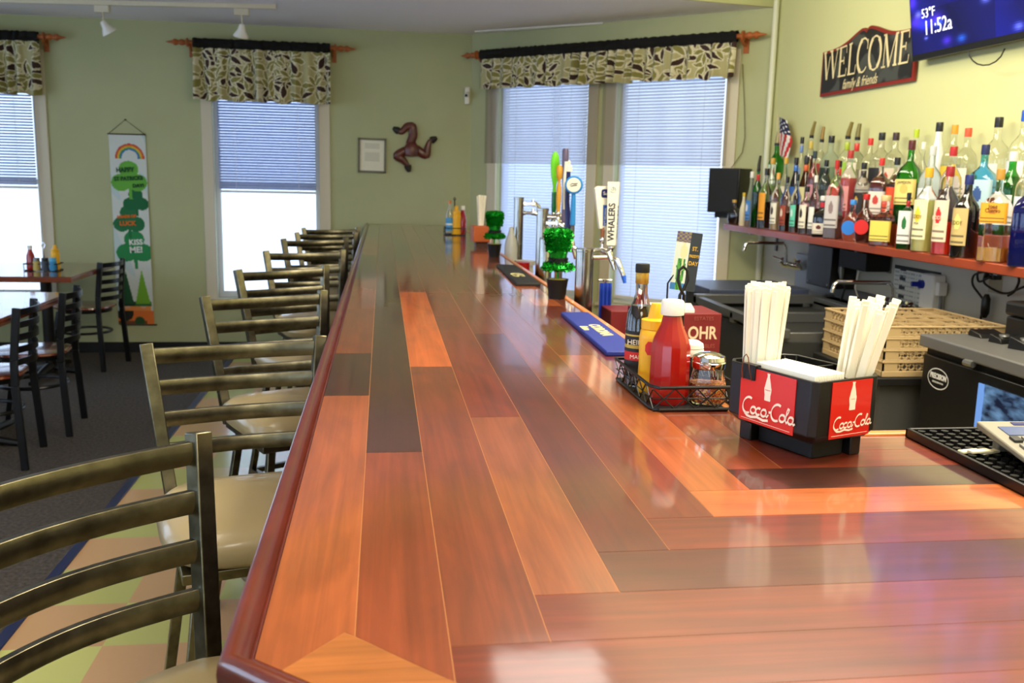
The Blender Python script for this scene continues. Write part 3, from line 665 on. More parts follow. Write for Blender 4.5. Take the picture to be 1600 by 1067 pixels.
shaker((.602, 1.655, zc_), 'glass shaker of red pepper flakes with chrome lid in the near caddy')
t = shaker((.603, 1.76, zc_), 'black jar with white lid behind the pepper flakes in the near caddy', body=BLACKM, h=.1, r=.026, fill=False)
[q for q in COL.objects if q.parent == t and q.name.startswith('lid')][0].data.materials[0] = WHITE
# card in wire holder rising from the caddy
hq = ony(1067, 432, 1.74); hx, hy = hq.x-(kx0+kx1)/2, 1.74-(ky0+ky1)/2; hz = hq.z-ZB
g = G(); g.tube([(hx-.004, hy, .003), (hx-.004, hy, hz-.036), (hx+.004, hy+.003, hz-.024), (hx+.010, hy, hz-.006), (hx+.008, hy, hz+.012), (hx, hy, hz+.019), (hx-.008, hy, hz+.012), (hx-.010, hy, hz-.006), (hx-.004, hy-.003, hz-.024), (hx+.004, hy, hz-.036), (hx+.004, hy, .003)], .0032, 8); g.obj('twisted_handle', BLACK, cad)
crd = thing('event_card', 'small St. Paddy\'s Day card on a thin wire stand behind the ketchup', 'card', (.62, 1.98, ZB))
g = G(); g.tube([(-.015, -.01, .002), (.015, -.01, .002), (.012, .012, .002), (-.012, .012, .002)], .002, 6, closed=True); g.tube([(0, .012, .002), (0, .012, .19), (.02, .012, .22)], .002, 6); g.obj('wire_stand', BLACK, crd)
q = onz(0, 0, 0) if 0 else None
cw, ch = .054, .128
def cardc(u, v):
    if u > .58:
        return lin((44, 52, 56))
    x, y = u/.58, v
    if y > .82: return lin((96, 80, 120)) if (int(x*6)+int(y*30)) % 2 else lin((150, 140, 90))
    if math.hypot((x-.62)*.5, (y-.66)*1) < .12 or (abs(x-.62) < .1*(y*1.2) and y > .25): return lin((230, 226, 170))
    if abs(x-.55) < .3*(1-abs(y-.4)) and y < .55: return lin((90, 168, 60)) if math.sin(x*20+y*30) > -.3 else lin((40, 120, 60))
    if y < .12: return lin((60, 130, 190))
    return lin((222, 232, 214))
Mc = frame((.030, .004, .175), (.90, -.30, -.09), (.03, .0, 1))
g = G(); g.T = Mc; g.grid(lambda u, v: ((u-.5)*cw, v*ch, 0), 30, 50, cardc); g.add([(-cw/2, 0, -.0015), (cw/2, 0, -.0015), (cw/2, ch, -.0015), (-cw/2, ch, -.0015)], [(3, 2, 1, 0)]); card = g.obj('card', LAB, crd, smooth=False)
YL = pm('card_yellow', (226, 180, 50), .6)
for s, z in (("ST.", .093), ("PADDY'S", .077), ("DAY", .061)): text(s, .0125 if len(s) < 5 else .0085, Mc @ Matrix.Translation((cw*.29, z, .0006)), YL, card, sx=.62 if len(s) > 3 else .8, ext=.0002, bold=.0003)
# ================================================================== FAR CONDIMENTS ON BAR
fc = thing('wire_caddy', 'small black wire caddy of condiments at the far end of the bar', 'caddy', (.50, 6.62, ZB))
g = G(); g.tube([(-.07, -.05, .004), (.07, -.05, .004), (.07, .09, .004), (-.07, .09, .004)], .004, 6, closed=True); g.tube([(-.072, -.052, .05), (.072, -.052, .05), (.072, .092, .05), (-.072, .092, .05)], .0035, 6, closed=True)
for q in ((-.07, -.05), (.07, -.05), (.07, .09), (-.07, .09)): g.tube([(*q, .004), (*q, .05)], .003, 6)
g.obj('frame', BLACK, fc); g = G(); g.tube([(.0, .03, .004), (0, .03, .24), (.008, .03, .25), (0, .03, .26), (-.008, .03, .25), (0, .03, .24)], .004, 6); g.obj('handle', BLACK, fc)
mustard((.508, 6.60, ZB+.004), .20, .033, 'yellow mustard bottle in the caddy at the far end of the bar', lb=False)
ketchup((.555, 6.62, ZB+.004), .20, .026, 'ketchup bottle with white cap in the caddy at the far end of the bar')
def plainbottle(name, label, cat, loc, h, r, glass, liq, capc, lc, band=None):
    t = thing(name, label, cat, loc)
    g = G(); g.lathe([(0, 0), (r, 0), (r, h*.55), (r*.5, h*.72), (r*.36, h*.8), (r*.36, h*.94), (0, h*.94)], 20); g.obj('glass', glass, t)
    g = G(); lab(g, r*1.02, h*.12, h*.5, -170, -10, lambda u, v: lc if not (band and .4 < v < .6) else band); g.obj('label', LAB, t)
    g = G(); g.lathe([(0, h*.9), (r*.42, h*.9), (r*.42, h), (0, h)], 16); g.obj('cap', capc, t); return t
plainbottle('hot_sauce_bottle', 'slim clear bottle with blue label and cork-coloured cap in the far bar caddy', 'bottle', (.462, 6.60, ZB+.004), .235, .027, CLEAR, None, OAK, lin((70, 150, 205)), lin((225, 235, 240)))
# orange napkin box with straws
ob = thing('straw_holder', 'orange box holding white straws near the far end of the bar', 'straw holder', (.575, 5.55, ZB), .1)
OR = pm('orange_box', (196, 96, 44), .4)
g = G(); g.box(-.055, .055, -.05, .05, .03, .125); g.obj('box', OR, ob, bev=.006)
g = G(); g.box(-.035, .035, -.03, .03, 0, .03); g.obj('foot', pm('brown_foot', (80, 46, 34), .4), ob)
def straws(n, cx, cy, z, h, r0, r1, label, grp, dirv=(0, 0), seed=0, wid=.0042, hr=(0, .01)):
    rn = random.Random(seed); base = None
    for i in range(n):
        a = i*2.39996; rr = math.sqrt((i+.5)/n); bx_, by_ = r0*rr*math.cos(a), r0*rr*math.sin(a)
        tx, ty = r1*rr*math.cos(a)+dirv[0]*(.5+rn.random()*.7), r1*rr*math.sin(a)+dirv[1]*(.5+rn.random()*.7)
        hh = h+rn.uniform(*hr); top = Vector((tx-bx_, ty-by_, hh))
        g = G(); an = rn.uniform(-.9, .6)
        sd = (math.cos(an), math.sin(an), 0)
        g.beam((0, 0, 0), top*.97, wid*2, wid*.9, sd); g.beam(top*.968, top, wid*2.5, wid*.35, sd)
        o = tag(g.obj('wrapped_straw', STRAW, loc=(cx+bx_, cy+by_, z), bev=.0008), label, 'straw', grp)
STRAW = pm('straw_wrapper', (250, 244, 224), .7)
straws(9, .571, 5.552, ZB+.118, .175, .012, .028, 'white paper-wrapped straws standing in the orange box', 'straws in the orange box', seed=5, wid=.007)
g = G(); g.tube([(.61, 5.35, ZB), (.61, 5.35, ZB+.15)], .006, 8); tag(g.obj('menu_clip', pm('pinkish_post', (206, 176, 164), .4)), 'slim pale post standing beside the orange straw box', 'post')
# tinsel hat plants
TIN = pm('green_tinsel', (20, 150, 40), .25, .75); TIN2 = pm('black_glitter', (14, 14, 14), .3, .4, bump=1, bscale=500); GLD = pm('gold_gravel', (200, 180, 50), .4, .5, bump=1, bscale=400)
def tinsel(g, prof, n, seed, sz=.011):
    rn = random.Random(seed); H = sum(math.hypot(b[0]-a[0], b[1]-a[1])*(a[0]+b[0]) for a, b in zip(prof, prof[1:]))
    for a, b in zip(prof, prof[1:]):
        k = int(n*math.hypot(b[0]-a[0], b[1]-a[1])*(a[0]+b[0])/H)
        for _ in range(k):
            u = rn.random(); r = a[0]+(b[0]-a[0])*u; z = a[1]+(b[1]-a[1])*u; an = rn.uniform(0, 2*PI); p = Vector((r*math.cos(an), r*math.sin(an), z))
            d = Vector((rn.gauss(0, 1), rn.gauss(0, 1), rn.gauss(0, 1))).normalized(); e = d.orthogonal().normalized()*sz*.3; q = p+d*sz
            g.add([p+e*.8, p-e*.8, q-e*.8, q+e*.8], [(0, 1, 2, 3)])
def hatplant(loc, s, label):
    t = thing('tinsel_hat_topiary', label, 'decoration', loc)
    g = G(); g.lathe([(0, 0), (.028*s, 0), (.036*s, .06*s), (.038*s, .066*s), (.033*s, .066*s), (.03*s, .058*s), (0, .058*s)], 24); g.obj('pot', TIN2, t)
    g = G(); g.lathe([(0, .055*s), (.032*s, .058*s), (.028*s, .066*s), (0, .069*s)], 20); g.obj('gravel', GLD, t)
    g = G(); g.tube([(0, 0, .06*s), (0, 0, .105*s)], .0035*s, 8); g.obj('stem', TIN, t)
    hp = [(.0, .10*s), (.045*s, .098*s), (.052*s, .106*s), (.045*s, .114*s), (.029*s, .118*s), (.029*s, .138*s), (.033*s, .16*s), (.042*s, .212*s), (.038*s, .226*s), (0, .228*s)]
    g = G(); g.lathe(hp, 24); g.k = 0; tinsel(g, [(.0, .1*s), (.05*s, .1*s), (.05*s, .112*s), (.03*s, .118*s)], 800, 3); tinsel(g, hp[6:], 2600, 4); g.obj('hat', TIN, t, smooth=False)
    g = G(); g.lathe([(.0305*s, .118*s), (.0325*s, .12*s), (.033*s, .136*s), (.031*s, .138*s)], 24); tinsel(g, [(.031*s, .118*s), (.033*s, .138*s)], 400, 6, .004); g.obj('hat_band', TIN2, t, smooth=False)
    return t
hatplant((.598, 3.19, ZB), 1.03, 'green tinsel top-hat decoration in black pot, nearer one beside the beer taps')
hatplant((.575, 4.87, ZB), 1.0, 'green tinsel top-hat decoration in black pot, farther one by the orange box')
# bar mats
mt = thing('bar_mat', 'narrow black bar mat with pale lettering on the bar near the beer taps', 'mat')
g = G(); g.prism([(.522, 4.33), (.505, 3.55), (.602, 3.55), (.606, 4.30)], ZB, ZB+.012); g.obj('mat', pm('black_rubber', (24, 24, 25), .6), mt, bev=.003)
PALE = pm('pale_print', (214, 206, 150), .6)
pen([arc(0, 0, .05, .02, 10, 350), arc(.05, .0, .05, .018, 60, 300), [(-.06, .01), (.09, -.012)]], frame((.553, 3.86, ZB+.0125), (0, -1, 0), (1, 0, 0)), PALE, mt, 'print', thick=.02, thin=.008)
mt = thing('bar_mat', 'dark blue bar mat with cream lettering behind the vinegar bottle', 'mat')
BLU = pm('blue_rubber', (28, 44, 132), .5, bump=.5, bscale=400)
g = G(); g.prism([(.535, 2.78), (.522, 2.13), (.61, 2.13), (.62, 2.78)], ZB, ZB+.012); g.obj('mat', BLU, mt, bev=.003)
Mm = frame((.566, 2.44, ZB+.0126), (0, -1, 0), (1, 0, 0))
text('CORONA', .042, Mm @ Matrix.Translation((-.0, .012, 0)), PALE, mt, 'brand_lettering', ext=.0003, bold=.0015); text('Extra', .03, Mm @ Matrix.Translation((-.03, -.022, 0)), PALE, mt, 'brand_lettering', ext=.0003, bold=.001)
# ================================================================== COCA-COLA NAPKIN DISPENSER
A_, B_, C_ = Vector((.623, 1.262)), Vector((.553, 1.445)), Vector((.752, 1.322))
ang = math.atan2((A_-B_).y, (A_-B_).x)              # left face runs B->A
ux = (A_-B_).normalized(); uy = Vector((-ux.y, ux.x))
W1 = (A_-B_).length+.0; W2 = .145
dz = thing('napkin_dispenser', 'black napkin and straw dispenser with red soda panels on the bar', 'napkin dispenser', (A_.x, A_.y, ZB), ang)
# local: x along left face (A at 0, B at -W1), y into the back. near corner at origin
zb_, zt_ = .032, .128
def octa(x0, x1, y0, y1, c): return [(x0+c, y0), (x1-c*.6, y0), (x1, y0+c*.6), (x1, y1-c), (x1-c, y1), (x0+c, y1), (x0, y1-c), (x0, y0+c)]
out = octa(-W1, 0, 0, W2, .016); inn = octa(-W1+.005, -.005, .005, W2-.005, .014)
g = G(); n = len(out)
vs = [(*p_, zb_+.012) for p_ in out]+[(*p_, zt_) for p_ in out]+[(*p_, zt_) for p_ in inn]+[(*p_, zb_+.01) for p_ in inn]+[(p_[0]*.86-.01, (p_[1]-W2/2)*.86+W2/2, zb_) for p_ in out]
fs = [(i, (i+1) % n, n+(i+1) % n, n+i) for i in range(n)]+[(n+i, n+(i+1) % n, 2*n+(i+1) % n, 2*n+i) for i in range(n)]+[(2*n+i, 2*n+(i+1) % n, 3*n+(i+1) % n, 3*n+i) for i in range(n)]
fs += [tuple(3*n+i for i in range(n)), tuple(4*n+i for i in range(n))[::-1]]+[(4*n+i, 4*n+(i+1) % n, (i+1) % n, i) for i in range(n)]
g.add(vs, fs); g.obj('box', BLACK, dz, bev=.0015)
g = G()
for fx, fy in ((-W1+.022, .02), (-.045, W2-.04), (-W1+.022, W2-.035)):
    g = G(); g.box(fx, fx+.026, fy, fy+.022, 0, zb_+.003); g.obj('foot', BLACK, dz, bev=.002)
g = G(); g.box(-W1+.05, -.03, .035, W2-.045, 0, zb_+.003); g.obj('pedestal', BLACKM, dz, bev=.002)
g = G(); g.box(-W1+.005, -.005, W2*.52, W2*.54, zb_+.01, zt_-.002); g.box(-W1*.5-.002, -W1*.5+.002, W2*.54, W2-.005, zb_+.01, zt_-.002); g.obj('divider', BLACK, dz)
RP = pm('soda_red', (214, 36, 24), .3, coat=.4)
SW = pm('logo_white', (250, 238, 220), .5)
def coke_panel(M, w_, h_, parent):
    g = G(); g.T = M; g.box(-w_/2, w_/2, -h_/2, h_/2, -.0005, .0008); pnl = g.obj('soda_panel', RP, parent)
    H = h_*.5; bp = [(.12, 0), (.13, .03), (.125, .2), (.15, .34), (.155, .45), (.125, .55), (.115, .62), (.075, .78), (.05, .88), (.05, .96), (.062, .965), (.062, 1)]
    g = G(); g.T = M @ Matrix.Translation((w_*.02, -h_*.02, .0012)); pts = [(-x*H*1.15, y*H-0.0) for x, y in bp]+[(x*H*1.15, y*H) for x, y in reversed(bp)]
    m = len(bp); g.add([(x, y, 0) for x, y in pts], [(i, i+1, 2*m-2-i, 2*m-1-i) for i in range(m-1)]); g.obj('bottle_emblem', SW, pnl, smooth=False)
    u = w_/7.6
    MM = M @ Matrix.Translation((-w_*.44, -h_*.33, .0013)) @ Matrix.Rotation(.02, 4, 'Z') @ Matrix.Scale(u, 4)
    C1 = lambda x: arc(x+.75, .75, .72, .85, 60, 300, 22)
    o_ = lambda x, r=.36: arc(x+r, .35, r, .36, 90, 450, 16)
    P = [C1(0), o_(1.25), arc(2.35, .35, .34, .36, 50, 320, 14), o_(2.75), [(3.42, .7), (3.40, .15), (3.6, 0), (3.8, .3)], [(3.75, .55), (4.05, .62)],
         arc(4.8, .75, .72, .85, 60, 300, 22), o_(5.3), [(5.95, .3), (6.3, 1.1), (6.32, 1.45), (6.18, 1.5), (6.08, 1.2), (6.12, .2), (6.3, 0), (6.45, .2)], o_(6.45, .33), [(7.08, .7), (7.06, .15), (7.25, 0), (7.4, .15)],
         [(.5, -.1), (.9, -.35), (1.5, -.42), (2.3, -.25), (3.2, -.42), (3.9, -.3)]]
    pen(P, MM, SW, pnl, 'script_lettering', thick=.27, thin=.09, shear=.22, ang=70, ext=.05)
    g = G(); g.T = M @ Matrix.Translation((0, -h_*.455, .0013)); g.add([(-w_*.45, 0, 0), (w_*.45, 0, 0), (w_*.45, .0007, 0), (-w_*.45, .0007, 0)], [(0, 1, 2, 3)]); g.obj('underline', SW, pnl)
    pen([[( -2.3, 0), (-1.8, .5), (-1.2, 0), (-.6, .5), (0, 0), (.6, .5), (1.2, 0), (1.8, .6), (2.4, .1)]], M @ Matrix.Translation((w_*.02, h_*.17, .0016)) @ Matrix.Scale(w_*.02, 4), RP, pnl, 'small_script', thick=.5, thin=.2)
coke_panel(frame((-W1*.49, -.0006, (zb_+zt_)/2+.002), (1, 0, 0), (0, 0, 1)), W1*.60, .086, dz)
coke_panel(frame((.0006, W2*.52, (zb_+zt_)/2+.002), (0, 1, 0), (0, 0, 1)), W2*.58, .086, dz)
Md = Matrix.Translation((A_.x, A_.y, ZB)) @ Matrix.Rotation(ang, 4, 'Z')
for i in range(12):       # folded napkins standing in the front slot
    g = G(); y0 = .010+i*.0052; g.box(-W1+.062, -.012, y0, y0+.0036, zb_+.013, zt_+.006+.0005*(i % 3)); o = g.obj('paper_napkin', PAPER, bev=.0008); o.matrix_world = Md
    tag(o, 'white folded paper napkin standing in the red and black dispenser', 'napkin', 'napkins in the dispenser')
s1 = Md @ Vector((-W1+.030, W2*.30, zb_+.013)); s2 = Md @ Vector((-W1*.24, W2*.77, zb_+.013))
straws(44, s1.x+.004, s1.y+.0, s1.z, .205, .0225, .033, 'white paper-wrapped straw in the tight left bundle of the dispenser', 'straws in the left bundle of the dispenser', seed=1, hr=(-.004, .006), dirv=(.006, 0))
straws(22, s2.x, s2.y, s2.z, .190, .018, .040, 'white paper-wrapped straw in the loose right bundle of the dispenser', 'straws in the right bundle of the dispenser', seed=2, dirv=(.034, .0), hr=(-.012, .010), wid=.0056)
bc = thing('binder_clip', 'black binder clip with copper wire arms on the dispenser rim', 'clip'); bc.matrix_world = Md @ Matrix.Translation((-W1*.70, 0, zt_-.012))
g = G(); g.prism([(-.0025, -.006), (.0075, -.006), (.005, .016), (.0, .016)], -.014, .014, 'x') if 0 else g.box(-.015, .015, -.004, .009, -.010, .0145); g.obj('clip_body', BLACK, bc, bev=.001)
g = G(); g.tube([(-.010, -.0045, -.010), (-.0085, -.009, .006), (-.005, -.010, .026), (0, -.010, .031), (.005, -.010, .026), (.0085, -.009, .006), (.010, -.0045, -.010)], .0009, 6); g.obj('wire_arm', pm('copper_wire', (150, 96, 66), .3, 1), bc)
# ================================================================== SERVICE MAT AND CALCULATOR (right)
rm = thing('rubber_service_mat', 'black nubbed rubber service mat at the right edge of the bar', 'mat')
mx0, mx1, my0, my1 = .862, 1.75, 1.07, 1.415
g = G(); g.box(mx0, mx1, my0, my1, ZB, ZB+.004)
for a, b, c, d in ((mx0, mx0+.007, my0, my1), (mx1-.007, mx1, my0, my1), (mx0, mx1, my0, my0+.007), (mx0, mx1, my1-.007, my1)): g.box(a, b, c, d, ZB, ZB+.016)
g.obj('tray', BLACK, rm, bev=.0015)
g = G(); yy = my0+.02
for i in range(40):
    for j in range(17):
        x, y = mx0+.02+i*.0205, my0+.018+j*.0195
        if x < mx1-.015 and y < my1-.012: g.tube([(x, y, ZB+.004), (x, y, ZB+.014)], .0062, 8)
nb = g.obj('rubber_nubs', BLACK, rm); nb['kind'] = 'stuff'
for i, (px, py, a) in enumerate(((1515, 704, .2), (1530, 708, .15), (1545, 705, .3))):
    q = onz(px, py, ZB+.017); g = G(); g.box(-.018, .018, -.006, .006, 0, .004); o = g.obj('sugar_packet', pm('cream_packet', (236, 226, 190), .7), bev=.001, loc=(q.x, q.y, ZB+.0142+.0042*(i == 1))); o.rotation_euler = (0, 0, a)
    tag(o, ('small cream packet lying on the rubber mat, left of three', 'small cream packet on top, middle of three on the rubber mat', 'small cream packet on the rubber mat nearest the calculator')[i], 'packet', 'cream packets on the rubber mat')
cal = thing('calculator', 'beige desk calculator with grey screen on the black rubber mat', 'calculator')
k0, k1 = onz(1520, 665, ZB+.05), onz(1600, 722, ZB+.03)
cal.matrix_world = Matrix.Translation((.985, 1.195, ZB+.0145)) @ Matrix.Rotation(-.06, 4, 'Z')
cal.location = (.905, 1.205, ZB+.0145)
g = G(); g.prism([(-.10, .002), (.10, .030), (.10, .042), (-.10, .010)], 0, .17, 'x'); g.box(.02, .15, .07, .085, 0, .027); g.obj('body', pm('calculator_beige', (132, 128, 114), .5), cal, bev=.003)
sl = .032/.20
def kb(g, x0, x1, y0, y1, h): # block on the sloping face
    z = lambda y: .0102+(y+.10)*sl
    g.add([(x0, y0, z(y0)), (x1, y0, z(y0)), (x1, y1, z(y1)), (x0, y1, z(y1)), (x0, y0, z(y0)+h), (x1, y0, z(y0)+h), (x1, y1, z(y1)+h), (x0, y1, z(y1)+h)], [(3, 2, 1, 0), (4, 5, 6, 7), (0, 1, 5, 4), (1, 2, 6, 5), (2, 3, 7, 6), (3, 0, 4, 7)])
g = G(); kb(g, .02, .155, .045, .075, .0012); g.obj('display', pm('lcd_blue_grey', (92, 104, 140), .15), cal)
g = G(); kb(g, .05, .10, .082, .092, .001); g.obj('solar_strip', pm('solar_dark', (60, 62, 110), .2), cal)
for r_ in range(4):
    for c_ in range(8):
        g = G(); kb(g, .014+c_*.0185, .014+c_*.0185+.0135, .020-r_*.026, .036-r_*.026, .004)
        g.obj('key', RED if (r_, c_) in ((1, 3), (1, 4), (2, 3)) else (pm('key_grey', (120, 118, 112), .5) if (r_+c_) % 3 else pm('key_black', (40, 40, 42), .5)), cal, bev=.001)
# ================================================================== BEER TAPS
under = thing('underbar_station', 'low stainless drain shelf behind the bar below the beer taps', 'counter')
g = G(); g.box(.66, .98, 1.9, 5.9, .76, .80); g.box(.655, .665, 1.9, 5.9, .80, .86); g.obj('drain_shelf', STEEL, under, bev=.003)
g = G(); g.box(.67, .95, 1.95, 5.85, .02, .76); g.obj('cabinet', DSTEEL, under)
def faucet(tower, p0, dirv, i=0):
    p0 = Vector(p0); d = Vector(dirv).normalized()
    g = G(); g.tube([p0, p0+d*.012, p0+d*.013, p0+d*.055], [.014, .014, .009, .009], 12); sh = g.obj('shank', CHROME, tower)
    q = p0+d*.055
    g = G(); g.tube([q-d*.008, q+d*.012, q+d*.03+Vector((0, 0, -.012)), q+d*.048+Vector((0, 0, -.05)), q+d*.052+Vector((0, 0, -.075))], [.013, .014, .012, .009, .008], 12)
    g.tube([q+Vector((0, 0, .0)), q+Vector((0, 0, .024))], [.012, .007], 10); g.obj('spout', CHROME, sh); return q+Vector((0, 0, .03))
def tower(px, py_top, X, zt, r, label, arms, zbase=.80):
    y = onx(px, py_top, X).y; t = thing('beer_tower', label, 'beer tap tower', (X, y, zbase)); h = zt-zbase
    g = G(); g.lathe([(0, 0), (r*1.35, 0), (r*1.35, .012), (r, .02), (r, h-.012), (r*1.06, h-.01), (r*1.06, h-.002), (r*.97, h), (0, h)], 32); g.obj('column', STEEL, t)
    tops = []
    for a, z in arms:
        d = Vector((math.cos(a), math.sin(a), 0)); tops.append(Vector((X, y, zbase))+faucet(t, d*r*.9+Vector((0, 0, h-z)), d))
    return t, tops
T3, H3 = tower(914, 390, .745, 1.226, .034, 'nearest chrome beer tower with two faucets and white tap handles', [(-.15, .05), (.35, .05)])
T2, H2 = tower(848, 328, .745, 1.34, .028, 'middle chrome beer tower behind the near tinsel hat', [(-.3, .04), (-.3, .095), (.5, .04)])
T1, H1 = tower(811, 310, .745, 1.372, .027, 'farthest chrome beer tower, tall and without handles', [(.0, .035), (-.2, .085)])
SMALL = G(); SMALL.lathe([(0, 0), (.03, 0), (.03, .40), (.027, .41), (0, .41)], 24); yy = onx(853, 370, .745).y
tag(SMALL.obj('steel_canister', STEEL, loc=(.745, yy, .80)), 'plain steel canister between the middle and nearest beer towers', 'canister')
def at(px, py, X): return onx(px, py, X)
def handle(name_lab, base, top, build):
    t = thing('tap_handle', name_lab, 'tap handle', base); h = top.z-base.z
    g = G(); g.lathe([(0, -.02), (.006, -.02), (.008, -.005), (.011, 0), (.011, .006), (.007, .012), (0, .012)], 12); g.obj('ferrule', CHROME, t)
    build(t, h); return t
cream = pm('tap_cream', (228, 224, 206), .4); navy = pm('tap_navy', (24, 30, 96), .3); blue = pm('tap_blue', (36, 128, 198), .3); lime = pm('tap_lime', (118, 222, 32), .3); amber = pm('tap_amber', (206, 152, 44), .35)
face = frame  # alias
def wh(t, h):
    cam_d = Vector((-.75, -3.2, 0)).normalized(); x = Vector((-cam_d.y, cam_d.x, 0)).normalized()
    rz = math.atan2(x.y, x.x)-.12; M = Matrix.Rotation(rz, 4, 'Z'); g = G(); g.T = M
    w0, w1, dd = .0165, .0215, .017
    g.add([(s*w0, q*dd, .012) for s, q in ((-1, -1), (1, -1), (1, 1), (-1, 1))]+[(s*w1, q*dd, h) for s, q in ((-1, -1), (1, -1), (1, 1), (-1, 1))], [(3, 2, 1, 0), (4, 5, 6, 7), (0, 1, 5, 4), (1, 2, 6, 5), (2, 3, 7, 6), (3, 0, 4, 7)]); b_ = g.obj('block', cream, t, bev=.001)
    dk = pm('ink', (24, 26, 30), .5)
    text('WHALERS', .034, M @ frame((0, -dd-.0006, h*.40), (0, 0, 1), (-1, 0, 0)), dk, b_, 'brand_lettering', sx=.92, ext=.0003, bold=.0006)
    text('WHALERS', .030, M @ frame((w0+.0035, 0, h*.40), (0, 0, 1), (0, -1, 0)), dk, b_, 'brand_lettering', sx=.92, ext=.0003)
    pen([arc(0, 0, .010, .010, 200, 480), [(0, .01), (.002, .0)], [(-.007, .004), (-.002, -.004), (.006, .002)]], M @ frame((0, -dd-.0004, h*.88), (1, 0, 0), (0, 0, 1)), pm('grey_ink', (120, 150, 150), .5), b_, 'whale_mark', thick=.002, thin=.001)
hb = Vector((.872, H3[0].y, 1.245))
def place(px, py0, py1, X): b0 = onx(px, py0, X); t1 = onx(px, py1, X); b0.z -= 0; return Vector((b0.x, b0.y, b0.z)), Vector((b0.x, b0.y, CAM.z+(t1.z-CAM.z)*b0.y/t1.y))
b0, t1 = place(955, 388, 284, .85); handle('cream block tap handle reading WHALERS on the nearest tower', b0, t1, wh); WHB = b0
def wl(t, h):
    M = Matrix.Rotation(.2, 4, 'Z')
    g = G(); g.T = M; g.lathe([(0, .012), (.007, .012), (.009, .045), (.0095, .05), (0, .05)], 12); g.obj('wood_neck', pm('tap_wood', (150, 96, 60), .4), t)
    g = G(); g.T = M; prof = [(-.016, .045), (.012, .045), (.018, h*.72), (.028, h*.80), (.028, h*.97), (.018, h), (-.030, h), (-.040, h*.95), (-.034, h*.72)]
    g.prism(prof, -.008, .008, 'y'); b_ = g.obj('paddle', cream, t, bev=.002)
    g = G(); g.T = M; g.add([(-.004, -.0086, .055), (.011, -.0086, .055), (.016, -.0086, h*.66), (-.006, -.0086, h*.66)], [(0, 1, 2, 3)]); g.obj('blue_panel', pm('panel_blue', (40, 86, 170), .4), b_, smooth=False)
    text('WINTER LAGER', .0125, M @ frame((.0045, -.0092, h*.40), (0, 0, -1), (1, 0, 0)), PAPER, b_, 'variety_lettering', sx=.95, ext=.0002)
    g = G(); g.T = M @ frame((.006, -.0088, h*.87), (1, 0, 0), (0, 0, 1)); g.lathe([(0, 0), (.021, 0), (.021, .001), (0, .001)], 20, sq=.4, sy=.75); e = g.obj('emblem', navy, b_)
    text('Sam', .017, M @ frame((.006, -.0106, h*.87), (1, 0, 0), (0, 0, 1)), PAPER, e, 'emblem_lettering', ext=.0002)
b0, t1 = place(941, 376, 291, .82); handle('white paddle tap handle with blue WINTER LAGER panel on the nearest tower', b0, t1, wl); WLB = b0
def rd(t, h):
    g = G(); g.lathe([(0, .01), (.009, .01), (.009, .05), (.011, .055)], 14); g.obj('silver_base', DSTEEL, t)
    g = G(); g.lathe([(0, .05), (.012, .05), (.0105, h*.5), (.008, h*.74), (0, h*.74)], 14); g.obj('blue_shaft', blue, t)
    c = h*.83; g = G(); g.T = Matrix.Rotation(-.25, 4, 'Z') @ Matrix.Translation((0, -.014, c)) @ Matrix.Rotation(-PI/2, 4, 'X'); g.lathe([(0, 0), (.034, 0), (.038, .004), (.038, .03), (.034, .034), (0, .034)], 30); d_ = g.obj('round_head', blue, t)
    Mf = Matrix.Rotation(-.25, 4, 'Z') @ frame((0, -.0146, c), (1, 0, 0), (0, 0, 1)); g = G(); g.T = Mf; g.lathe([(0, 0), (.030, 0), (.029, .001), (0, .001)], 26); f = g.obj('white_face', cream, d_)
    pen([[(-.016, -.002), (-.006, .006), (.004, .004), (.016, .007)], [(-.012, -.006), (.0, -.003), (.014, -.001)]], Mf @ Matrix.Translation((0, 0, .0012)), pm('ink', (24, 26, 30), .5), f, 'black_mark', thick=.006, thin=.002)
b0, t1 = place(894, 370, 272, .80); handle('blue tap handle with round white-faced head', b0, t1, rd); RDB = b0
def nv(t, h):
    g = G(); g.tube([(0, 0, .01), (.004, 0, h*.2), (-.004, 0, h*.45), (-.004, 0, h*.85)], [.014, .013, .011, .012], 14); g.obj('navy_shaft', navy, t)
    g = G(); g.tube([(-.016, 0, h*.35), (-.018, 0, h*.6), (-.014, 0, h*.85), (-.012, 0, h*.98)], [.005, .008, .009, .008], 12); g.lathe([(0, h*.85), (.016, h*.85), (.014, h*.92), (.007, h*.94), (.007, h*.98), (0, h)], 14); g.obj('white_top', cream, t)
b0, t1 = place(885.5, 368, 250, .79); handle('curved navy tap handle with white top in the handle cluster', b0, t1, nv); NVB = b0
def pu(t, h): g = G(); g.lathe([(0, .01), (.009, .01), (.011, h*.5), (.0145, h*.8), (.0155, h*.97), (.012, h), (0, h)], 16); g.obj('shaft', pm('tap_slate', (96, 86, 116), .3), t)
b0, t1 = place(880, 352, 232, .83); handle('tall slate-purple tap handle rising above the others', b0, t1, pu); PUB = b0
def am_(t, h): g = G(); g.lathe([(0, .01), (.008, .01), (.012, h*.3), (.011, h*.55), (.007, h*.62), (.007, h*.7), (.014, h*.76), (.015, h*.95), (.008, h), (0, h)], 16); g.obj('shaft', amber, t)
b0, t1 = place(872, 335, 258, .80); handle('amber and gold tap handle behind the navy one', b0, t1, am_); AMB = b0
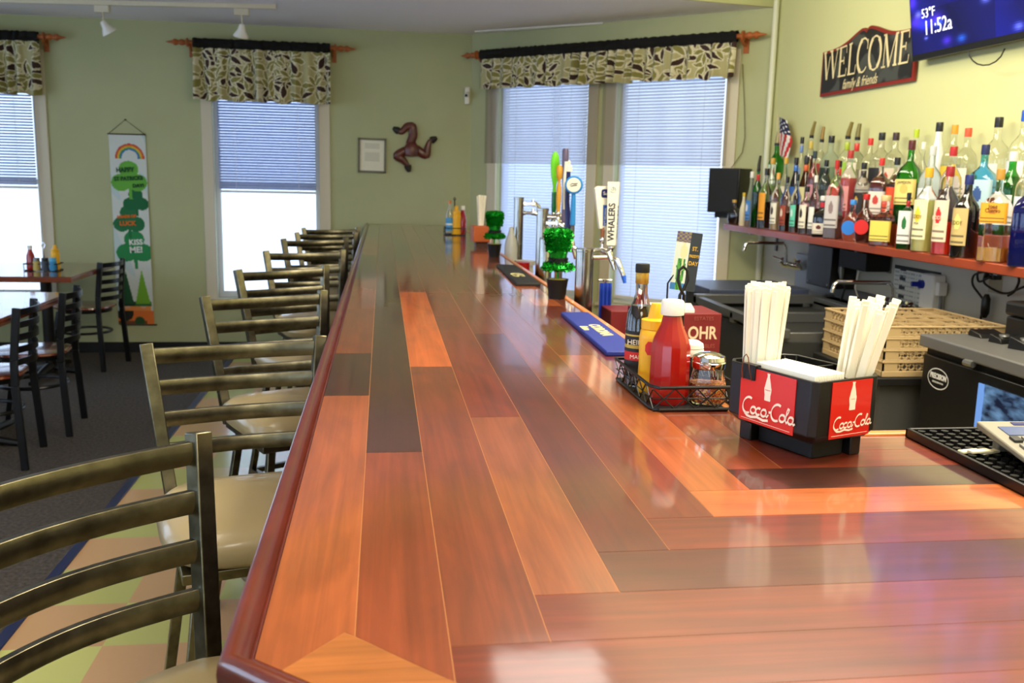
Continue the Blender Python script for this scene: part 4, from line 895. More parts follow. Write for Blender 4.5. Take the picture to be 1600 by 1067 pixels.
def li(t, h):
    g = G(); g.lathe([(0, .01), (.010, .01), (.012, h*.12), (.012, h*.36), (0, h*.36)], 16); g.obj('green_bottle_base', pm('tap_green_glass', (30, 130, 60), .1, trans=.5), t)
    g = G(); g.lathe([(0, h*.36), (.009, h*.36), (.008, h*.45), (.018, h*.62), (.022, h*.8), (.017, h*.93), (.007, h), (0, h)], 18, sy=.5); g.obj('lime_paddle', lime, t)
b0, t1 = place(865, 335, 237, .80); handle('lime green paddle-shaped tap handle', b0, t1, li); LIB = b0
# faucet bodies that carry the loose handles
fr = thing('faucet_rail', 'chrome faucet bodies carrying the cluster of coloured tap handles', 'beer faucet')
for q in (RDB, NVB, PUB, AMB, LIB): g = G(); g.tube([q+Vector((0, 0, -.065)), q+Vector((0, 0, -.03)), q+Vector((0, 0, -.012))], [.009, .014, .008], 12); g.tube([q+Vector((0, 0, -.04)), Vector((.745, q.y+.0, q.z-.04))], .008, 10); g.tube([q+Vector((.0, 0, -.04)), q+Vector((.03, -.01, -.06)), q+Vector((.04, -.012, -.1))], [.01, .009, .007], 10); g.obj('faucet', CHROME, fr)
g = G()
for q in (RDB, LIB): g.tube([(.745, q.y, q.z-.03), (.745, q.y, .80)], .017, 14)
g.obj('column', STEEL, fr)
for q, tw in ((WHB, T3), (WLB, T3)):
    g = G(); ty = tw.location.y; g.tube([(q.x, q.y, q.z-.012), (q.x, q.y, q.z-.04)], [.007, .013], 12); g.tube([Vector((q.x, q.y, q.z-.034))-tw.location+tw.location, (.745, ty, q.z-.034)], .009, 10); g.tube([(q.x, q.y, q.z-.034), (q.x+.02, q.y-.03, q.z-.045), (q.x+.035, q.y-.045, q.z-.085), (q.x+.04, q.y-.05, q.z-.105)], [.012, .012, .009, .007], 12)
    o = g.obj('faucet_arm', CHROME, tw); o.matrix_parent_inverse = Matrix.Translation(-tw.location)
    if q is WHB:
        g = G(); g.tube([(q.x+.039, q.y-.049, q.z-.098), (q.x+.044, q.y-.054, q.z-.125)], [.010, .006], 10); o = g.obj('spout_cap', pm('blue_rubber_cap', (40, 96, 214), .4), tw); o.matrix_parent_inverse = Matrix.Translation(-tw.location)
# remove the generic faucets of the near tower: its two arms are built above
for ch in [q for q in COL.objects if q.parent == T3 and q.name.startswith('shank')]:
    for c2 in [q for q in COL.objects if q.parent == ch]: bpy.data.objects.remove(c2)
    bpy.data.objects.remove(ch)
# cups, pitcher and towel among the taps
q = onx(820, 415, .72)
t = thing('cup_stack', 'stack of white cups upside down beside the black bar mat', 'cups', (.72, q.y, .80))
g = G()
for i in range(5): g.lathe([(0, .02+i*.045), (.046-.0, .02+i*.045), (.042, .06+i*.045), (0, .062+i*.045)], 24)
g.lathe([(.02, 0), (.045, 0), (.045, .03), (.02, .03)], 20); g.lathe([(0, .24), (.052, .24), (.054, .262), (0, .266)], 26); g.obj('cups', pm('cup_grey', (206, 204, 200), .4), t)
q = onx(790, 375, .70)
t = thing('squeeze_bottle', 'white squeeze bottle beside the farther tinsel hat', 'bottle', (.70, 5.15, .80)); g = G(); g.lathe([(0, 0), (.036, 0), (.036, .3), (.03, .34), (.018, .37), (.01, .41), (0, .412)], 20); g.obj('bottle', pm('milky_plastic', (214, 214, 206), .4, trans=.3), t)
t = thing('red_bucket', 'small red tub behind the black bar mat', 'tub', (.69, 4.62, .80)); g = G(); g.lathe([(0, 0), (.03, 0), (.034, .265), (0, .265)], 18); g.obj('tub', RED, t)
q = onx(936, 445, .90)
g = G(); g.grid(lambda u, v: (-.022+.044*u, .004*math.sin(u*18), -.20*v), 24, 6); o = g.obj('blue_towel', pm('towel_blue', (20, 58, 170), .8), loc=(.845, 3.50, 1.09), sol=.004); tag(o, 'bright blue cloth hanging below the nearest taps', 'cloth')
t = thing('towel_rail', 'steel rail holding the blue cloth behind the taps', 'rail', (.845, 3.50, .80)); g = G(); g.tube([(0, .012, 0), (0, .012, .30)], .006, 8); g.tube([(-.025, .012, .30), (.025, .012, .30)], .005, 8); g.obj('rail', STEEL, t)
# wine carton on crate behind the bar
bxd = thing('wine_carton', 'dark red wine carton with pale LOHR lettering behind the ketchup', 'carton', (.995, 3.0, .80))
cy_ = 3.0; c1 = ony(1128, 490, cy_); c0_ = ony(1005, 487, cy_); wz = c1.z-.80-.0
MAR = pm('maroon_card', (112, 24, 26), .55)
x0, x1 = c0_.x-.995, c1.x-.995
g = G(); g.box(x0, x1, 0, .2, 0, wz); g.obj('box', MAR, bxd, bev=.003)
cream2 = pm('carton_print', (220, 190, 160), .6); Mx = lambda px, py: (lambda r_: Vector((r_.x-.995, -.0008, r_.z-.80)))(ony(px, py, cy_))
text('J.LOHR', .060, frame(Mx(1087, 521), (1, 0, 0), (0, 0, 1)), cream2, bxd, 'brand_lettering', sx=.78, bold=.0012)
text('ESTATES', .018, frame(Mx(1100, 498), (1, 0, 0), (0, 0, 1)), pm('dim_print', (150, 70, 60), .6), bxd, 'small_lettering'); text('PASO ROBLES', .018, frame(Mx(1092, 541), (1, 0, 0), (0, 0, 1)), pm('dim_print', (150, 70, 60), .6), bxd, 'small_lettering')
g = G(); g.box(x1-.0, x1+.0008, .1, .15, wz*.30, wz*.42); g.obj('side_label', PAPER, bxd)
g = G(); g.prism([(x0-.0, .02), (x1*.3, .01), (x1*.6, .17), (x0+.02, .19)], wz+.001, wz+.012); o = g.obj('paper_tray', WHITE, loc=(.995, 3.0, .80)); tag(o, 'white paper packet lying on top of the wine carton', 'paper')
t = thing('wine_carton', 'maroon carton corner seen between the taps and the vinegar bottle', 'carton', (.93, 3.42, .80)); g = G(); g.box(-.10, .10, -.08, .08, 0, .205); g.obj('box', MAR, t, bev=.003)
# ================================================================== BACK COUNTER
sk = thing('bar_sink', 'long dark steel bar sink with drainboard along the back wall', 'sink', (1.98, 4.0, 0))
def L_(x, y, z): return (x-1.98, y-4.0, z)
sx0, sx1, sy0, sy1 = 1.70, 2.50, 3.80, 4.98
DK = pm('sink_steel', (104, 106, 106), .35, .6)
g = G(); g.T = Matrix.Translation((-1.98, -4.0, 0))
g.box(sx0, sx0+.04, sy0, sy1, .82, .86); g.box(sx1-.12, sx1, sy0, sy1, .82, .86); g.box(sx0, sx1, sy1-.05, sy1, .82, .87)
g.box(sx0, sx1, 4.38, 4.42, .80, .85)
g.box(sx0+.03, sx1-.1, 3.85, sy1-.04, .58, .60); g.box(sx0+.03, sx0+.05, 3.85, sy1, .6, .84); g.box(sx1-.12, sx1-.1, 3.85, sy1, .6, .84); g.box(sx0, sx1, 3.84, 3.86, .6, .84); g.obj('basin', DK, sk, bev=.003)
g = G(); g.T = Matrix.Translation((-1.98, -4.0, 0)); g.box(sx0+.02, sx1, sy0+.02, sy1-.02, .08, .80); g.obj('skirt', pm('charcoal_skirt', (40, 42, 42), .5), sk)
g = G(); g.T = Matrix.Translation((-1.98, -4.0, 0)); g.box(WX_-.03, WX_-.008, 4.93, 5.5, .80, 1.06); g.box(WX_-.03, WX_-.008, sy0, 4.93, .80, .92); g.box(WX_-.12, WX_-.03, sy0, 5.5, .80, .86); g.obj('backsplash', DSTEEL, sk, bev=.002)
def tap(loc, label, rz=0, L=.16, H=.10):
    t = thing('sink_faucet', label, 'faucet', loc, rz)
    g = G(); g.tube([(0, -.1, .0), (0, .1, .0)], .02, 12); g.tube([(0, 0, 0), (-.05, 0, .02)], .014, 12); g.obj('body', CHROME, t)
    g = G(); g.tube([(-.05, 0, .01), (-.06, 0, H), (-.08, 0, H+.025), (-.06-L, 0, H+.03), (-.075-L, 0, H+.02), (-.085-L, 0, H-.02)], .010, 12); g.obj('spout', CHROME, t)
    for s in (-1, 1): g = G(); g.tube([(0, s*.09, 0), (-.03, s*.09, .03)], [.018, .02], 12); g.tube([(-.03, s*.09, .03), (-.07, s*.12, .045)], .007, 8); g.obj('handle', CHROME, t)
q = onx(1235, 440, 2.47); tap((2.48, q.y, .985), 'chrome faucet above the left end of the sink below the bottles', .15, .26, .11)
q = onx(1330, 480, 2.38); tap((2.47, 4.18, .90), 'chrome gooseneck faucet just left of the beige glass racks', .1, .30, .10)
# left side shelf block beside the sink
t = thing('counter_cabinet', 'dark slate topped cabinet below the left end of the bottle shelf', 'cabinet', (2.0, 5.25, 0))
g = G(); g.box(-.2, .38, -.25, .25, .845, .89); g.obj('top', pm('slate_top', (62, 70, 92), .35), t, bev=.004); g = G(); g.box(-.18, .36, -.23, .23, 0, .845); g.obj('body', pm('charcoal_skirt', (40, 42, 42), .5), t)
# glass racks
RK = pm('beige_rack_plastic', (186, 160, 116), .5)
rk_y0, rk_y1, rx0, rx1 = 3.27, 3.77, 1.875, 2.375
def rack(z0, hh, label, base=False):
    t = thing('glass_rack', label, 'glass rack', ((rx0+rx1)/2, (rk_y0+rk_y1)/2, z0), group='stacked beige glass racks'); a = .25
    g = G(); rim = .009
    def ring(z, h_, o=0, th=.010):
        g.box(-a-o, a+o, -a-o, -a-o+th, z, z+h_); g.box(-a-o, a+o, a+o-th, a+o, z, z+h_); g.box(-a-o, -a-o+th, -a, a, z, z+h_); g.box(a+o-th, a+o, -a, a, z, z+h_)
    ring(hh-rim, rim-.001, .003); ring(0, .004 if not base else .022, .001)
    g.obj('rim', RK, t, bev=.002)
    g = G(); lo, hi = (.022 if base else .004), hh-rim
    for side in range(4):
        M = Matrix.Rotation(side*PI/2, 4, 'Z'); g.T = M; n = 13; st_ = (2*a-.12)/n
        for i in range(n):
            x = -a+.06+i*st_
            g.beam((x, -a+.004, lo), (x+st_, -a+.004, hi), .004, .0065, (0, 1, 0)); g.beam((x+st_, -a+.004, lo), (x, -a+.004, hi), .004, .0065, (0, 1, 0))
        g.box(-a, -a+.06, -a, -a+.006, lo, hi); g.box(a-.06, a, -a, -a+.006, lo, hi)
    g.obj('lattice', RK, t)
    g = G()
    for i in range(1, 5): g.box(-a, a, -a+i*.1-.002, -a+i*.1+.002, hh-.012, hh-.004); g.box(-a+i*.1-.002, -a+i*.1+.002, -a, a, hh-.012, hh-.004)
    g.obj('divider_grid', RK, t); return t
zr = .85
hh = [.062, .045, .045, .045]; nm_ = ['lowest beige glass rack in the stack beside the cooler', 'second beige glass rack from the bottom of the stack', 'third beige glass rack from the bottom of the stack', 'topmost beige glass rack of the stack, open top showing']
rz_ = .765
for i in range(4): rack(rz_, hh[i], nm_[i], i == 0); rz_ += hh[i]
# lower the drainboard where racks stand
g = G(); g.box(rx0-.03, rx1+.05, rk_y0-.02, rk_y1+.02, .735, .764); rk = thing('rack_stand', 'steel stand carrying the beige glass racks', 'stand', (2.12, 3.52, 0)); g.T = None; g2 = G(); g2.T = Matrix.Translation((-2.12, -3.52, 0)); g2.box(rx0-.03, rx1+.05, rk_y0-.02, rk_y1+.02, .735, .764); g2.obj('stand_top', BLACKM, rk, bev=.003); g2 = G(); g2.T = Matrix.Translation((-2.12, -3.52, 0)); g2.box(rx0, rx1, rk_y0+.01, rk_y1-.01, 0, .735); g2.obj('stand_body', DSTEEL, rk)  # stand top coloured black so the open racks look shaded inside
# cooler
FX = 1.95; fy1 = 3.17; fy0 = 1.6
cl2 = thing('bar_cooler', 'black back-bar cooler with glass door and steel top', 'cooler', (FX, fy1, 0))
g = G(); g.box(0, .58, fy0-fy1, 0, .905, .95); g.obj('steel_top', pm('cooler_top', (122, 122, 122), .35, .5), cl2, bev=.006)
g = G(); g.box(.03, .56, fy0-fy1, -.01, .1, .905); g.obj('cabinet', BLACKM, cl2, bev=.003)
g = G(); g.box(.012, .03, -.62, -.02, .12, .88); d_ = g.obj('door', BLACK, cl2, bev=.004)
def fc_(px, py): return onx(px, py, FX+.012)-Vector((FX, fy1, 0))
w0, w1 = fc_(1533, 598), fc_(1519, 665)
gy = w0.y; g = G(); g.box(.006, .013, gy-.5, gy, .35, w0.z); 
NB = bpy.data.materials.new('cooler_interior_glow'); NB.use_nodes = True; nt = NB.node_tree; b = nt.nodes['Principled BSDF']; tcn = nt.nodes.new('ShaderNodeTexCoord'); n = nt.nodes.new('ShaderNodeTexNoise'); n.inputs['Scale'].default_value = 9; n.inputs['Detail'].default_value = 3
mp = nt.nodes.new('ShaderNodeMapping'); mp.inputs['Scale'].default_value = (1, 1, 2.5); nt.links.new(tcn.outputs['Object'], mp.inputs[0]); nt.links.new(mp.outputs[0], n.inputs['Vector'])
cr_ = nt.nodes.new('ShaderNodeValToRGB'); cr_.color_ramp.elements[0].position = .4; cr_.color_ramp.elements[0].color = (.004, .008, .03, 1); cr_.color_ramp.elements[1].position = .7; cr_.color_ramp.elements[1].color = (.12, .25, .5, 1)
nt.links.new(n.outputs['Fac'], cr_.inputs[0]); nt.links.new(cr_.outputs[0], b.inputs['Base Color']); nt.links.new(cr_.outputs[0], b.inputs['Emission Color']); b.inputs['Emission Strength'].default_value = .6; b.inputs['Roughness'].default_value = .08; b.inputs['Coat Weight'].default_value = 1
g.obj('lit_window', NB, d_)
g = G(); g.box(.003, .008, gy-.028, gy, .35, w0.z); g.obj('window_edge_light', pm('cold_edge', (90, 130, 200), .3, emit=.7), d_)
bq = fc_(1466, 592); Mb = frame((.0112, bq.y, bq.z), (0, -1, 0), (0, 0, 1))
SIL = pm('silver_print', (205, 205, 205), .35)
pen([arc(0, 0, .062, .036, 0, 360, 40)], Mb, SIL, d_, 'badge_ring', thick=.004, thin=.004); text('PRECISION', .026, Mb @ Matrix.Translation((0, .007, .0005)), SIL, d_, 'badge_lettering', sx=.78, bold=.0012, ext=.0004); text('REFRIGERATION', .009, Mb @ Matrix.Translation((0, -.014, .0005)), SIL, d_, 'badge_small_lettering', ext=.0003)
g = G(); g.tube([(0.0, -.03-.3, .90), (-.004, -.03-.26, .9)], .012, 8); g.obj('door_catch', DSTEEL, d_)
# things on the cooler top
q = onz(1567, 528, .95)
pr = thing('receipt_printer', 'black receipt printer on the steel cooler top at the right edge', 'printer', (2.30, 2.82, .95))
q = onz(1568, 530, .95); pr.location = (q.x, q.y-.16, .95)
g = G(); g.box(0, .2, -.12, .16, 0, .085); g.obj('base', BLACK, pr, bev=.006); g = G(); g.box(-.006, .206, -.12, .168, .088, .14); g.obj('cover', BLACK, pr, bev=.012)
for i, (px, py, s, lb_) in enumerate(((1522, 524, (.05, .04, .02), 'small black charger block at the left end of the cooler top'), (1547, 533, (.04, .03, .025), 'small black card reader beside the charger block on the cooler top'), (1578, 543, (.04, .035, .035), 'black scanner cradle in front of the receipt printer'))):
    q = onz(px, py, .95); t = thing('card_reader' if i else 'charger_block', lb_, 'device', (q.x+.03, q.y-.03, .95), .2*i)
    g = G(); g.prism([(-s[1], 0), (s[1], 0), (s[1]*.8, s[2]*1.2), (-s[1]*.7, s[2]*.7)], -s[0], s[0], 'x'); b_ = g.obj('housing', BLACK, t, bev=.003)
    if i: g = G(); g.lathe([(0, 0), (.018, 0), (.016, .006), (0, .006)], 16, c=(0, 0, s[2]*.9)); g.obj('button', DSTEEL, b_)
# cables and outlet on wall
def oxp(px, py, X=WX_-.02): return onx(px, py, X)
t = thing('wall_outlet', 'beige wall outlet with black plugs under the bottle shelf', 'outlet'); q = oxp(1556, 436, WX_-.008)
g = G(); g.box(q.x, q.x+.006, q.y-.045, q.y+.045, q.z-.06, q.z+.06); g.obj('plate', pm('beige_plate', (170, 160, 130), .5), t, bev=.002)
g = G(); g.box(q.x-.035, q.x, q.y-.01, q.y+.035, q.z+.0, q.z+.035); g.box(q.x-.04, q.x, q.y-.04, q.y-.012, q.z+.0, q.z+.03); g.obj('plug', BLACK, t, bev=.004)
for pts, lb_ in ((((1538, 424), (1522, 430), (1520, 445), (1532, 462), (1540, 475), (1534, 490), (1533, 505), (1545, 516), (1560, 521)), 'black power cable looping down from the outlet to the cooler top'),
                 (((1548, 432), (1530, 440), (1528, 426), (1540, 424), (1538, 442), (1560, 456), (1575, 458), (1590, 452), (1600, 448)), 'black cable looping right from the outlet under the shelf'),
                 (((1590, 425), (1592, 440), (1585, 455), (1575, 462)), 'short black cable hanging under the shelf at the right edge')):
    g = G(); P = [oxp(*p_, WX_-.05) for p_ in pts]; Q = []
    for i in range(len(P)-1):
        p_0, p_1, p_2, p_3 = P[max(i-1, 0)], P[i], P[i+1], P[min(i+2, len(P)-1)]
        for k in range(6):
            u = k/6; Q.append(.5*((2*p_1)+(p_2-p_0)*u+(2*p_0-5*p_1+4*p_2-p_3)*u*u+(3*p_1-p_0-3*p_2+p_3)*u**3))
    Q.append(P[-1]); g.tube(Q, .005, 8); tag(g.obj('power_cable', BLACK), lb_, 'cable')
q = oxp(1540, 478, WX_-.05); g = G(); g.tube([q+Vector((0, 0, .05)), q+Vector((0, 0, .03)), q-Vector((0, 0, .03)), q-Vector((0, 0, .05))], [.008, .018, .018, .008], 10); tag(g.obj('inline_switch', BLACK), 'black inline adapter on the hanging power cable', 'adapter')
# wall poster + dispenser unit under shelf
p0, p1 = onx(1398, 413, WX_-.01), onx(1468, 500, WX_-.01)
pz1, pz0, py1, py0 = p0.z, p1.z+.03, p0.y, onx(1470, 430, WX_-.01).y
po = thing('wall_poster', 'white instruction chart with dark header on the panel below the bottle shelf', 'poster')
def pc(u, v):
    if v > .9: return lin((44, 52, 54))
    if v < .08: return lin((120, 186, 176))
    if (int(v*26) % 3 == 0) and (int(u*40) % 7 not in (0, 5)) and .12 < v < .85: return lin((176, 182, 180))
    if abs(u-.2) < .06 and int(v*8) % 2: return lin((40, 44, 60))
    return lin((226, 226, 214))
g = G(); g.grid(lambda u, v: (WX_-.008, py1+(py0-py1)*u, pz0+(pz1-pz0)*v), 60, 60, pc); g.obj('sheet', LAB, po, smooth=False)
g = G(); g.box(WX_-.0078, WX_-.006, py0, py1, pz0, pz1); g.obj('backing', PAPER, po)
q = onx(1452, 452, WX_-.05); du = thing('chemical_dispenser', 'small white wall box with blue knob beside the instruction chart', 'dispenser', (WX_-.008, q.y, q.z))
g = G(); g.box(-.06, 0, -.06, .05, -.09, .07); g.obj('housing', WHITE, du, bev=.006); g = G(); g.tube([(-.06, .03, .02), (-.075, .03, .02)], .02, 14); g.tube([(-.075, .03, .02), (-.11, .04, .02)], .012, 14); g.obj('knob', pm('knob_blue', (20, 40, 150), .3), du)
g = G(); g.tube([(-.03, -.075, 0), (-.03, -.08, -.06), (-.03, -.07, -.2)], .008, 8); g.obj('hose', DSTEEL, du); g = G(); g.box(-.05, -.01, -.09, -.06, -.02, .04); g.obj('connector', WHITE, du, bev=.003)
q0, q1 = onx(1284, 386, 2.40), onx(1284, 449, 2.40)
t = thing('wall_amplifier', 'tall black box mounted under the bottle shelf above the sink', 'box', (WX_-.008, 0, 0)); ya, yb = onx(1264, 400, 2.40).y, onx(1302, 400, 2.40).y
g = G(); g.box(-.15, 0, yb, ya, .92, 1.145); g.obj('housing', BLACK, t, bev=.004)
for yy_, zz_ in ((yb+.03, .94), (ya-.03, .94)): g = G(); g.tube([(-.15, yy_, zz_), (-.153, yy_, zz_)], .006, 8); g.obj('screw', DSTEEL, t)
ya, yb = onx(1310, 400, 2.40).y, onx(1353, 400, 2.40).y
t = thing('water_filter_unit', 'small black unit with hose hanging under the bottle shelf', 'device', (WX_-.008, 0, 0)); g = G(); g.box(-.14, 0, yb, ya, 1.05, 1.145); g.obj('housing', BLACKM, t, bev=.006)
g = G(); g.tube([(-.1, ya+.04, 1.12), (-.1, ya+.04, 1.02), (-.1, ya+.03, .98)], [.012, .016, .008], 10); g.obj('valve', DSTEEL, t); g = G(); g.tube([(-.1, ya+.04, 1.0), (-.08, ya+.02, .93), (-.08, ya+.05, .86)], .006, 8); g.obj('hose', BLACK, t); g = G(); g.tube([(-.12, yb+.1, 1.06), (-.09, yb+.18, .95), (-.06, yb+.2, .90)], .004, 8); g.obj('drain_line', WHITE, t)
# ================================================================== BOTTLE SHELF
SX = 2.25; SZ = 1.205
sh = thing('bottle_shelf', 'long red wood shelf on the right wall holding the liquor bottles', 'shelf')
g = G(); g.box(SX, WX_-.002, 2.2, 6.06, SZ-.038, SZ); g.obj('board', SHELFW, sh, bev=.004)
for yy_ in (5.85, 4.45, 3.35): g = G(); g.box(WX_-.2, WX_-.004, yy_-.012, yy_+.012, SZ-.058, SZ-.038); g.box(WX_-.02, WX_-.004, yy_-.012, yy_+.012, SZ-.16, SZ-.038); g.obj('bracket', DSTEEL, sh)
rs = thing('bottle_riser', 'dark stepped riser on the shelf lifting the rear bottle rows', 'riser')
g = G(); g.box(2.338, 2.44, 2.9, 5.95, SZ, SZ+.10); g.box(2.44, WX_-.004, 2.9, 5.95, SZ, SZ+.20); g.obj('steps', SHELFW, rs, bev=.003)
TX = [2.290, 2.389, 2.495]; TZ = [SZ, SZ+.10, SZ+.20]
GL = {'clear': CLEAR, 'green': pm('green_glass', (40, 160, 40), .05, trans=1, ior=1.14, coat=1), 'brown': pm('brown_glass', (120, 66, 24), .05, trans=1, ior=1.14, coat=1), 'dark': pm('dark_glass', (16, 14, 18), .06, coat=1), 'cyan': pm('cyan_glass', (90, 200, 235), .05, trans=1, ior=1.14, coat=1), 'blue': pm('cobalt_glass', (16, 24, 96), .06, trans=.5, ior=1.2, coat=1), 'white': pm('white_glass', (228, 228, 224), .2, coat=.6), 'dgreen': pm('deep_green_glass', (14, 60, 24), .06, trans=.4, ior=1.2, coat=1), 'cream': pm('cream_glass', (226, 216, 184), .3, coat=.3), 'frost': pm('frosted_glass', (222, 232, 226), .25, trans=.9, ior=1.14)}
PR = {'std': [(0, 0), (.94, 0), (1, .012), (1, .56), (.93, .63), (.62, .70), (.36, .76), (.31, .80), (.31, .92)],
      'slim': [(0, 0), (.95, 0), (1, .01), (1, .46), (.9, .55), (.55, .68), (.40, .78), (.38, .92)],
      'wide': [(0, 0), (.95, 0), (1, .012), (1, .52), (.96, .60), (.78, .67), (.45, .725), (.28, .76), (.27, .92)],
      'round': [(0, 0), (.62, 0), (.75, .02), (.95, .18), (1, .33), (.95, .47), (.7, .6), (.36, .68), (.28, .72), (.28, .92)],
      'short': [(0, 0), (.97, 0), (1, .015), (1, .52), (.92, .58), (.5, .64), (.4, .68), (.4, .9)],
      'cone': [(0, 0), (.97, 0), (1, .012), (1, .4), (.8, .56), (.45, .74), (.36, .82), (.34, .92)]}
CAPM = {}
def capmat(c): return pm('cap_%d_%d_%d' % c, c, .35, coat=.3)
def lwrite(t, par, s, size, z, r, ang_, mat, sx=1):
    n = Vector((math.cos(ang_), math.sin(ang_), 0)); x = Vector((-n.y, n.x, 0)); text(s, size, frame(n*(r*1.035)+Vector((0, 0, z)), x, (0, 0, 1)), mat, par, 'label_lettering', ext=.0002, sx=sx)
def bottle(px, py, tier, wpx, kind, glass, liq, fill, lc, acc, cap, label, sq=0, pour=None, lz=(.12, .48), sy=1, words=None, neck=None):
    X = TX[tier]; T = onx(px, py, X); z0 = TZ[tier]; H = T.z-z0; d = depth(T); r = wpx/2*d/FPX
    r = min(r, (.0475, .0505, .053)[tier]); y = T.y
    t = thing('liquor_bottle', label, 'bottle', (X, y, z0), -math.radians(52), group='liquor bottles on the shelf')
    prof = [(a*r, b*H) for a, b in PR[kind]]; capr = prof[-1][0]*1.14
    if pour: prof = [(a, b*.86) for a, b in prof]
    top = prof[-1][1]; n = 28
    g = G(); g.lathe(prof+[(0, top)], n, sq=sq, sy=sy); g.obj('glass', GL[glass], t)
    if liq:
        lp = [(0, .005)]+[(a*.93, max(b, .005)) for a, b in prof[1:] if b <= fill*H]
        nxt = [q for q in prof if q[1] > fill*H]
        if nxt:
            a0, b0_ = [q for q in prof if q[1] <= fill*H][-1]; a1, b1 = nxt[0]; k = (fill*H-b0_)/(b1-b0_); lp.append(((a0+(a1-a0)*k)*.93, fill*H))
        lp.append((0, lp[-1][1])); g = G(); g.lathe(lp, n, sq=sq, sy=sy); g.obj('liquor', liquid(liq), t)
    if lc:
        e_r = r*1.015
        def cf(u, v):
            if u < .05 or u > .95 or v < .04 or v > .96: return lin(lc)
            if acc and math.hypot((u-.5)*1.1, (v-.62)) < .2: return lin(acc)
            if (int(v*18) % 3 == 1) and .12 < u < .88 and v < .36: return lin([c*.55 for c in lc])
            return lin(lc)
        g = G()
        if kind == 'round':
            rr_ = r*.74; g.T = Matrix.Translation((0, -r*sy*.99-.0015, H*.33)) @ Matrix.Rotation(PI/2, 4, 'X')
            g.col = lin(lc); g.lathe([(0, 0), (rr_, 0), (rr_, .0012), (0, .0014)], 26); l_ = g.obj('label', LAB, t)
        else:
            lab(g, e_r, H*lz[0], H*lz[1], -158 if not sq else -145, -62 if not sq else -35, cf, 18, 18, sq=sq, sy=sy); l_ = g.obj('label', LAB, t)
        if words:
            a_ = math.radians(-110 if not sq else -90)
            for wd, zf, sz, wc, sx_w in words: lwrite(t, l_, wd, sz, H*zf, e_r*sy if kind != 'round' else r*sy+.004, a_, pm('ink_%d_%d_%d' % wc, wc, .5), sx_w)
    if neck: g = G(); g.lathe([(capr*.93, top*.80), (capr, top*.805), (capr, top*.93), (capr*.93, top*.935)], 18); g.obj('neck_label', capmat(neck), t)
    if pour:
        g = G(); g.lathe([(0, top-.004), (capr*1.05, top-.004), (capr*1.05, top+.012), (capr*.6, top+.016), (0, top+.016)], 16); g.obj('stopper', BLACK, t)
        g = G(); g.T = Matrix.Rotation(math.radians(52), 4, 'Z'); k = H-top; g.tube([(0, 0, top+.012), (.0, -.006 if pour[0] else 0, top+k*.4), (.004, -.02*pour[0]-.004, H)], [capr*.95, capr*.9, capr*.65], 10); g.obj('pourer', pm('pourer_%d' % pour[1][0], pour[1], .35, .3), t)
    elif cap:
        g = G(); g.lathe([(0, H*.885), (capr, H*.885), (capr*1.02, H*.89), (capr*1.02, H*.985), (capr*.94, H), (0, H)], 20); g.obj('cap', capmat(cap), t)
    return t
BK, WH, RD_, GD, NV = (18, 18, 20), (230, 228, 220), (180, 30, 26), (196, 156, 60), (24, 32, 84)
def S(label): return label
B = bottle
# front row (base on shelf)
B(1148, 312, 0, 22, 'round', 'clear', (40, 22, 16), .35, None, None, GD, 'tiny round flask of dark liquor with gold cap, first at the shelf left end', sy=.6)
B(1163, 301, 0, 11, 'slim', 'cream', None, 0, None, None, (222, 190, 40), 'small cream bottle with yellow cap near the left end of the shelf')
B(1176, 268, 0, 15, 'slim', 'frost', None, 0, (70, 130, 200), (230, 230, 240), WH, 'pale bottle with blue label near the left end of the shelf')
B(1187, 243, 0, 16, 'std', 'green', (14, 24, 16), .5, None, None, None, 'slim green bottle with dark pourer and red collar near the left end', pour=(0, (56, 52, 40)), neck=(190, 30, 30))
B(1199, 263, 0, 20, 'std', 'clear', (30, 18, 14), .45, (232, 158, 36), None, BK, 'clear bottle with orange label and black cap, left part of shelf', lz=(.15, .6))
B(1217, 270, 0, 18, 'std', 'clear', (176, 150, 110), .5, (234, 228, 210), (60, 50, 44), (226, 168, 70), 'clear bottle with white oval label and pale orange cap')
B(1231, 276, 0, 17, 'std', 'clear', (44, 18, 14), .35, (150, 62, 40), (230, 210, 190), BK, 'bottle with brick-red label and black cap, left third of shelf')
B(1247, 272, 0, 16, 'std', 'clear', (70, 44, 26), .5, (96, 200, 170), (210, 235, 225), BK, 'bottle with mint green label and black cap, left third of shelf')
B(1262, 291, 0, 20, 'std', 'clear', (66, 40, 20), .45, (232, 226, 204), (24, 22, 22), BK, 'bottle with black and white patterned label and short black cap', lz=(.14, .62))
B(1276, 274, 0, 16, 'std', 'clear', (90, 48, 22), .45, (238, 234, 224), None, WH, 'amber bottle with tall white cap and plain white label')
B(1288, 306, 0, 24, 'short', 'dark', None, 0, (226, 216, 200), (90, 30, 24), WH, 'short dark bottle dripping with red wax and white cap', sq=.4, neck=(190, 24, 22), lz=(.08, .34))
B(1309, 250, 0, 22, 'wide', 'clear', (120, 100, 96), .3, (196, 190, 188), (140, 120, 120), RD_, 'clear square bottle with pale grey label and red cap', sq=.7, lz=(.14, .55))
B(1334, 312, 0, 36, 'round', 'clear', None, 0, (44, 120, 210), None, (60, 140, 220), 'round flask with bright blue round label and blue cap', sy=.7, words=[('Malibu', .33, .02, (240, 244, 250), .9)] if 0 else None)
B(1355, 303, 0, 36, 'round', 'clear', (80, 20, 14), .5, (206, 34, 26), None, (190, 26, 24), 'round flask with bright red round label and red collar', sy=.7)
B(1385, 305, 0, 34, 'short', 'clear', (122, 58, 18), .5, (226, 206, 90), None, (208, 186, 130), 'squat square amber bottle with yellow label and cork stopper', sq=.8, lz=(.1, .5))
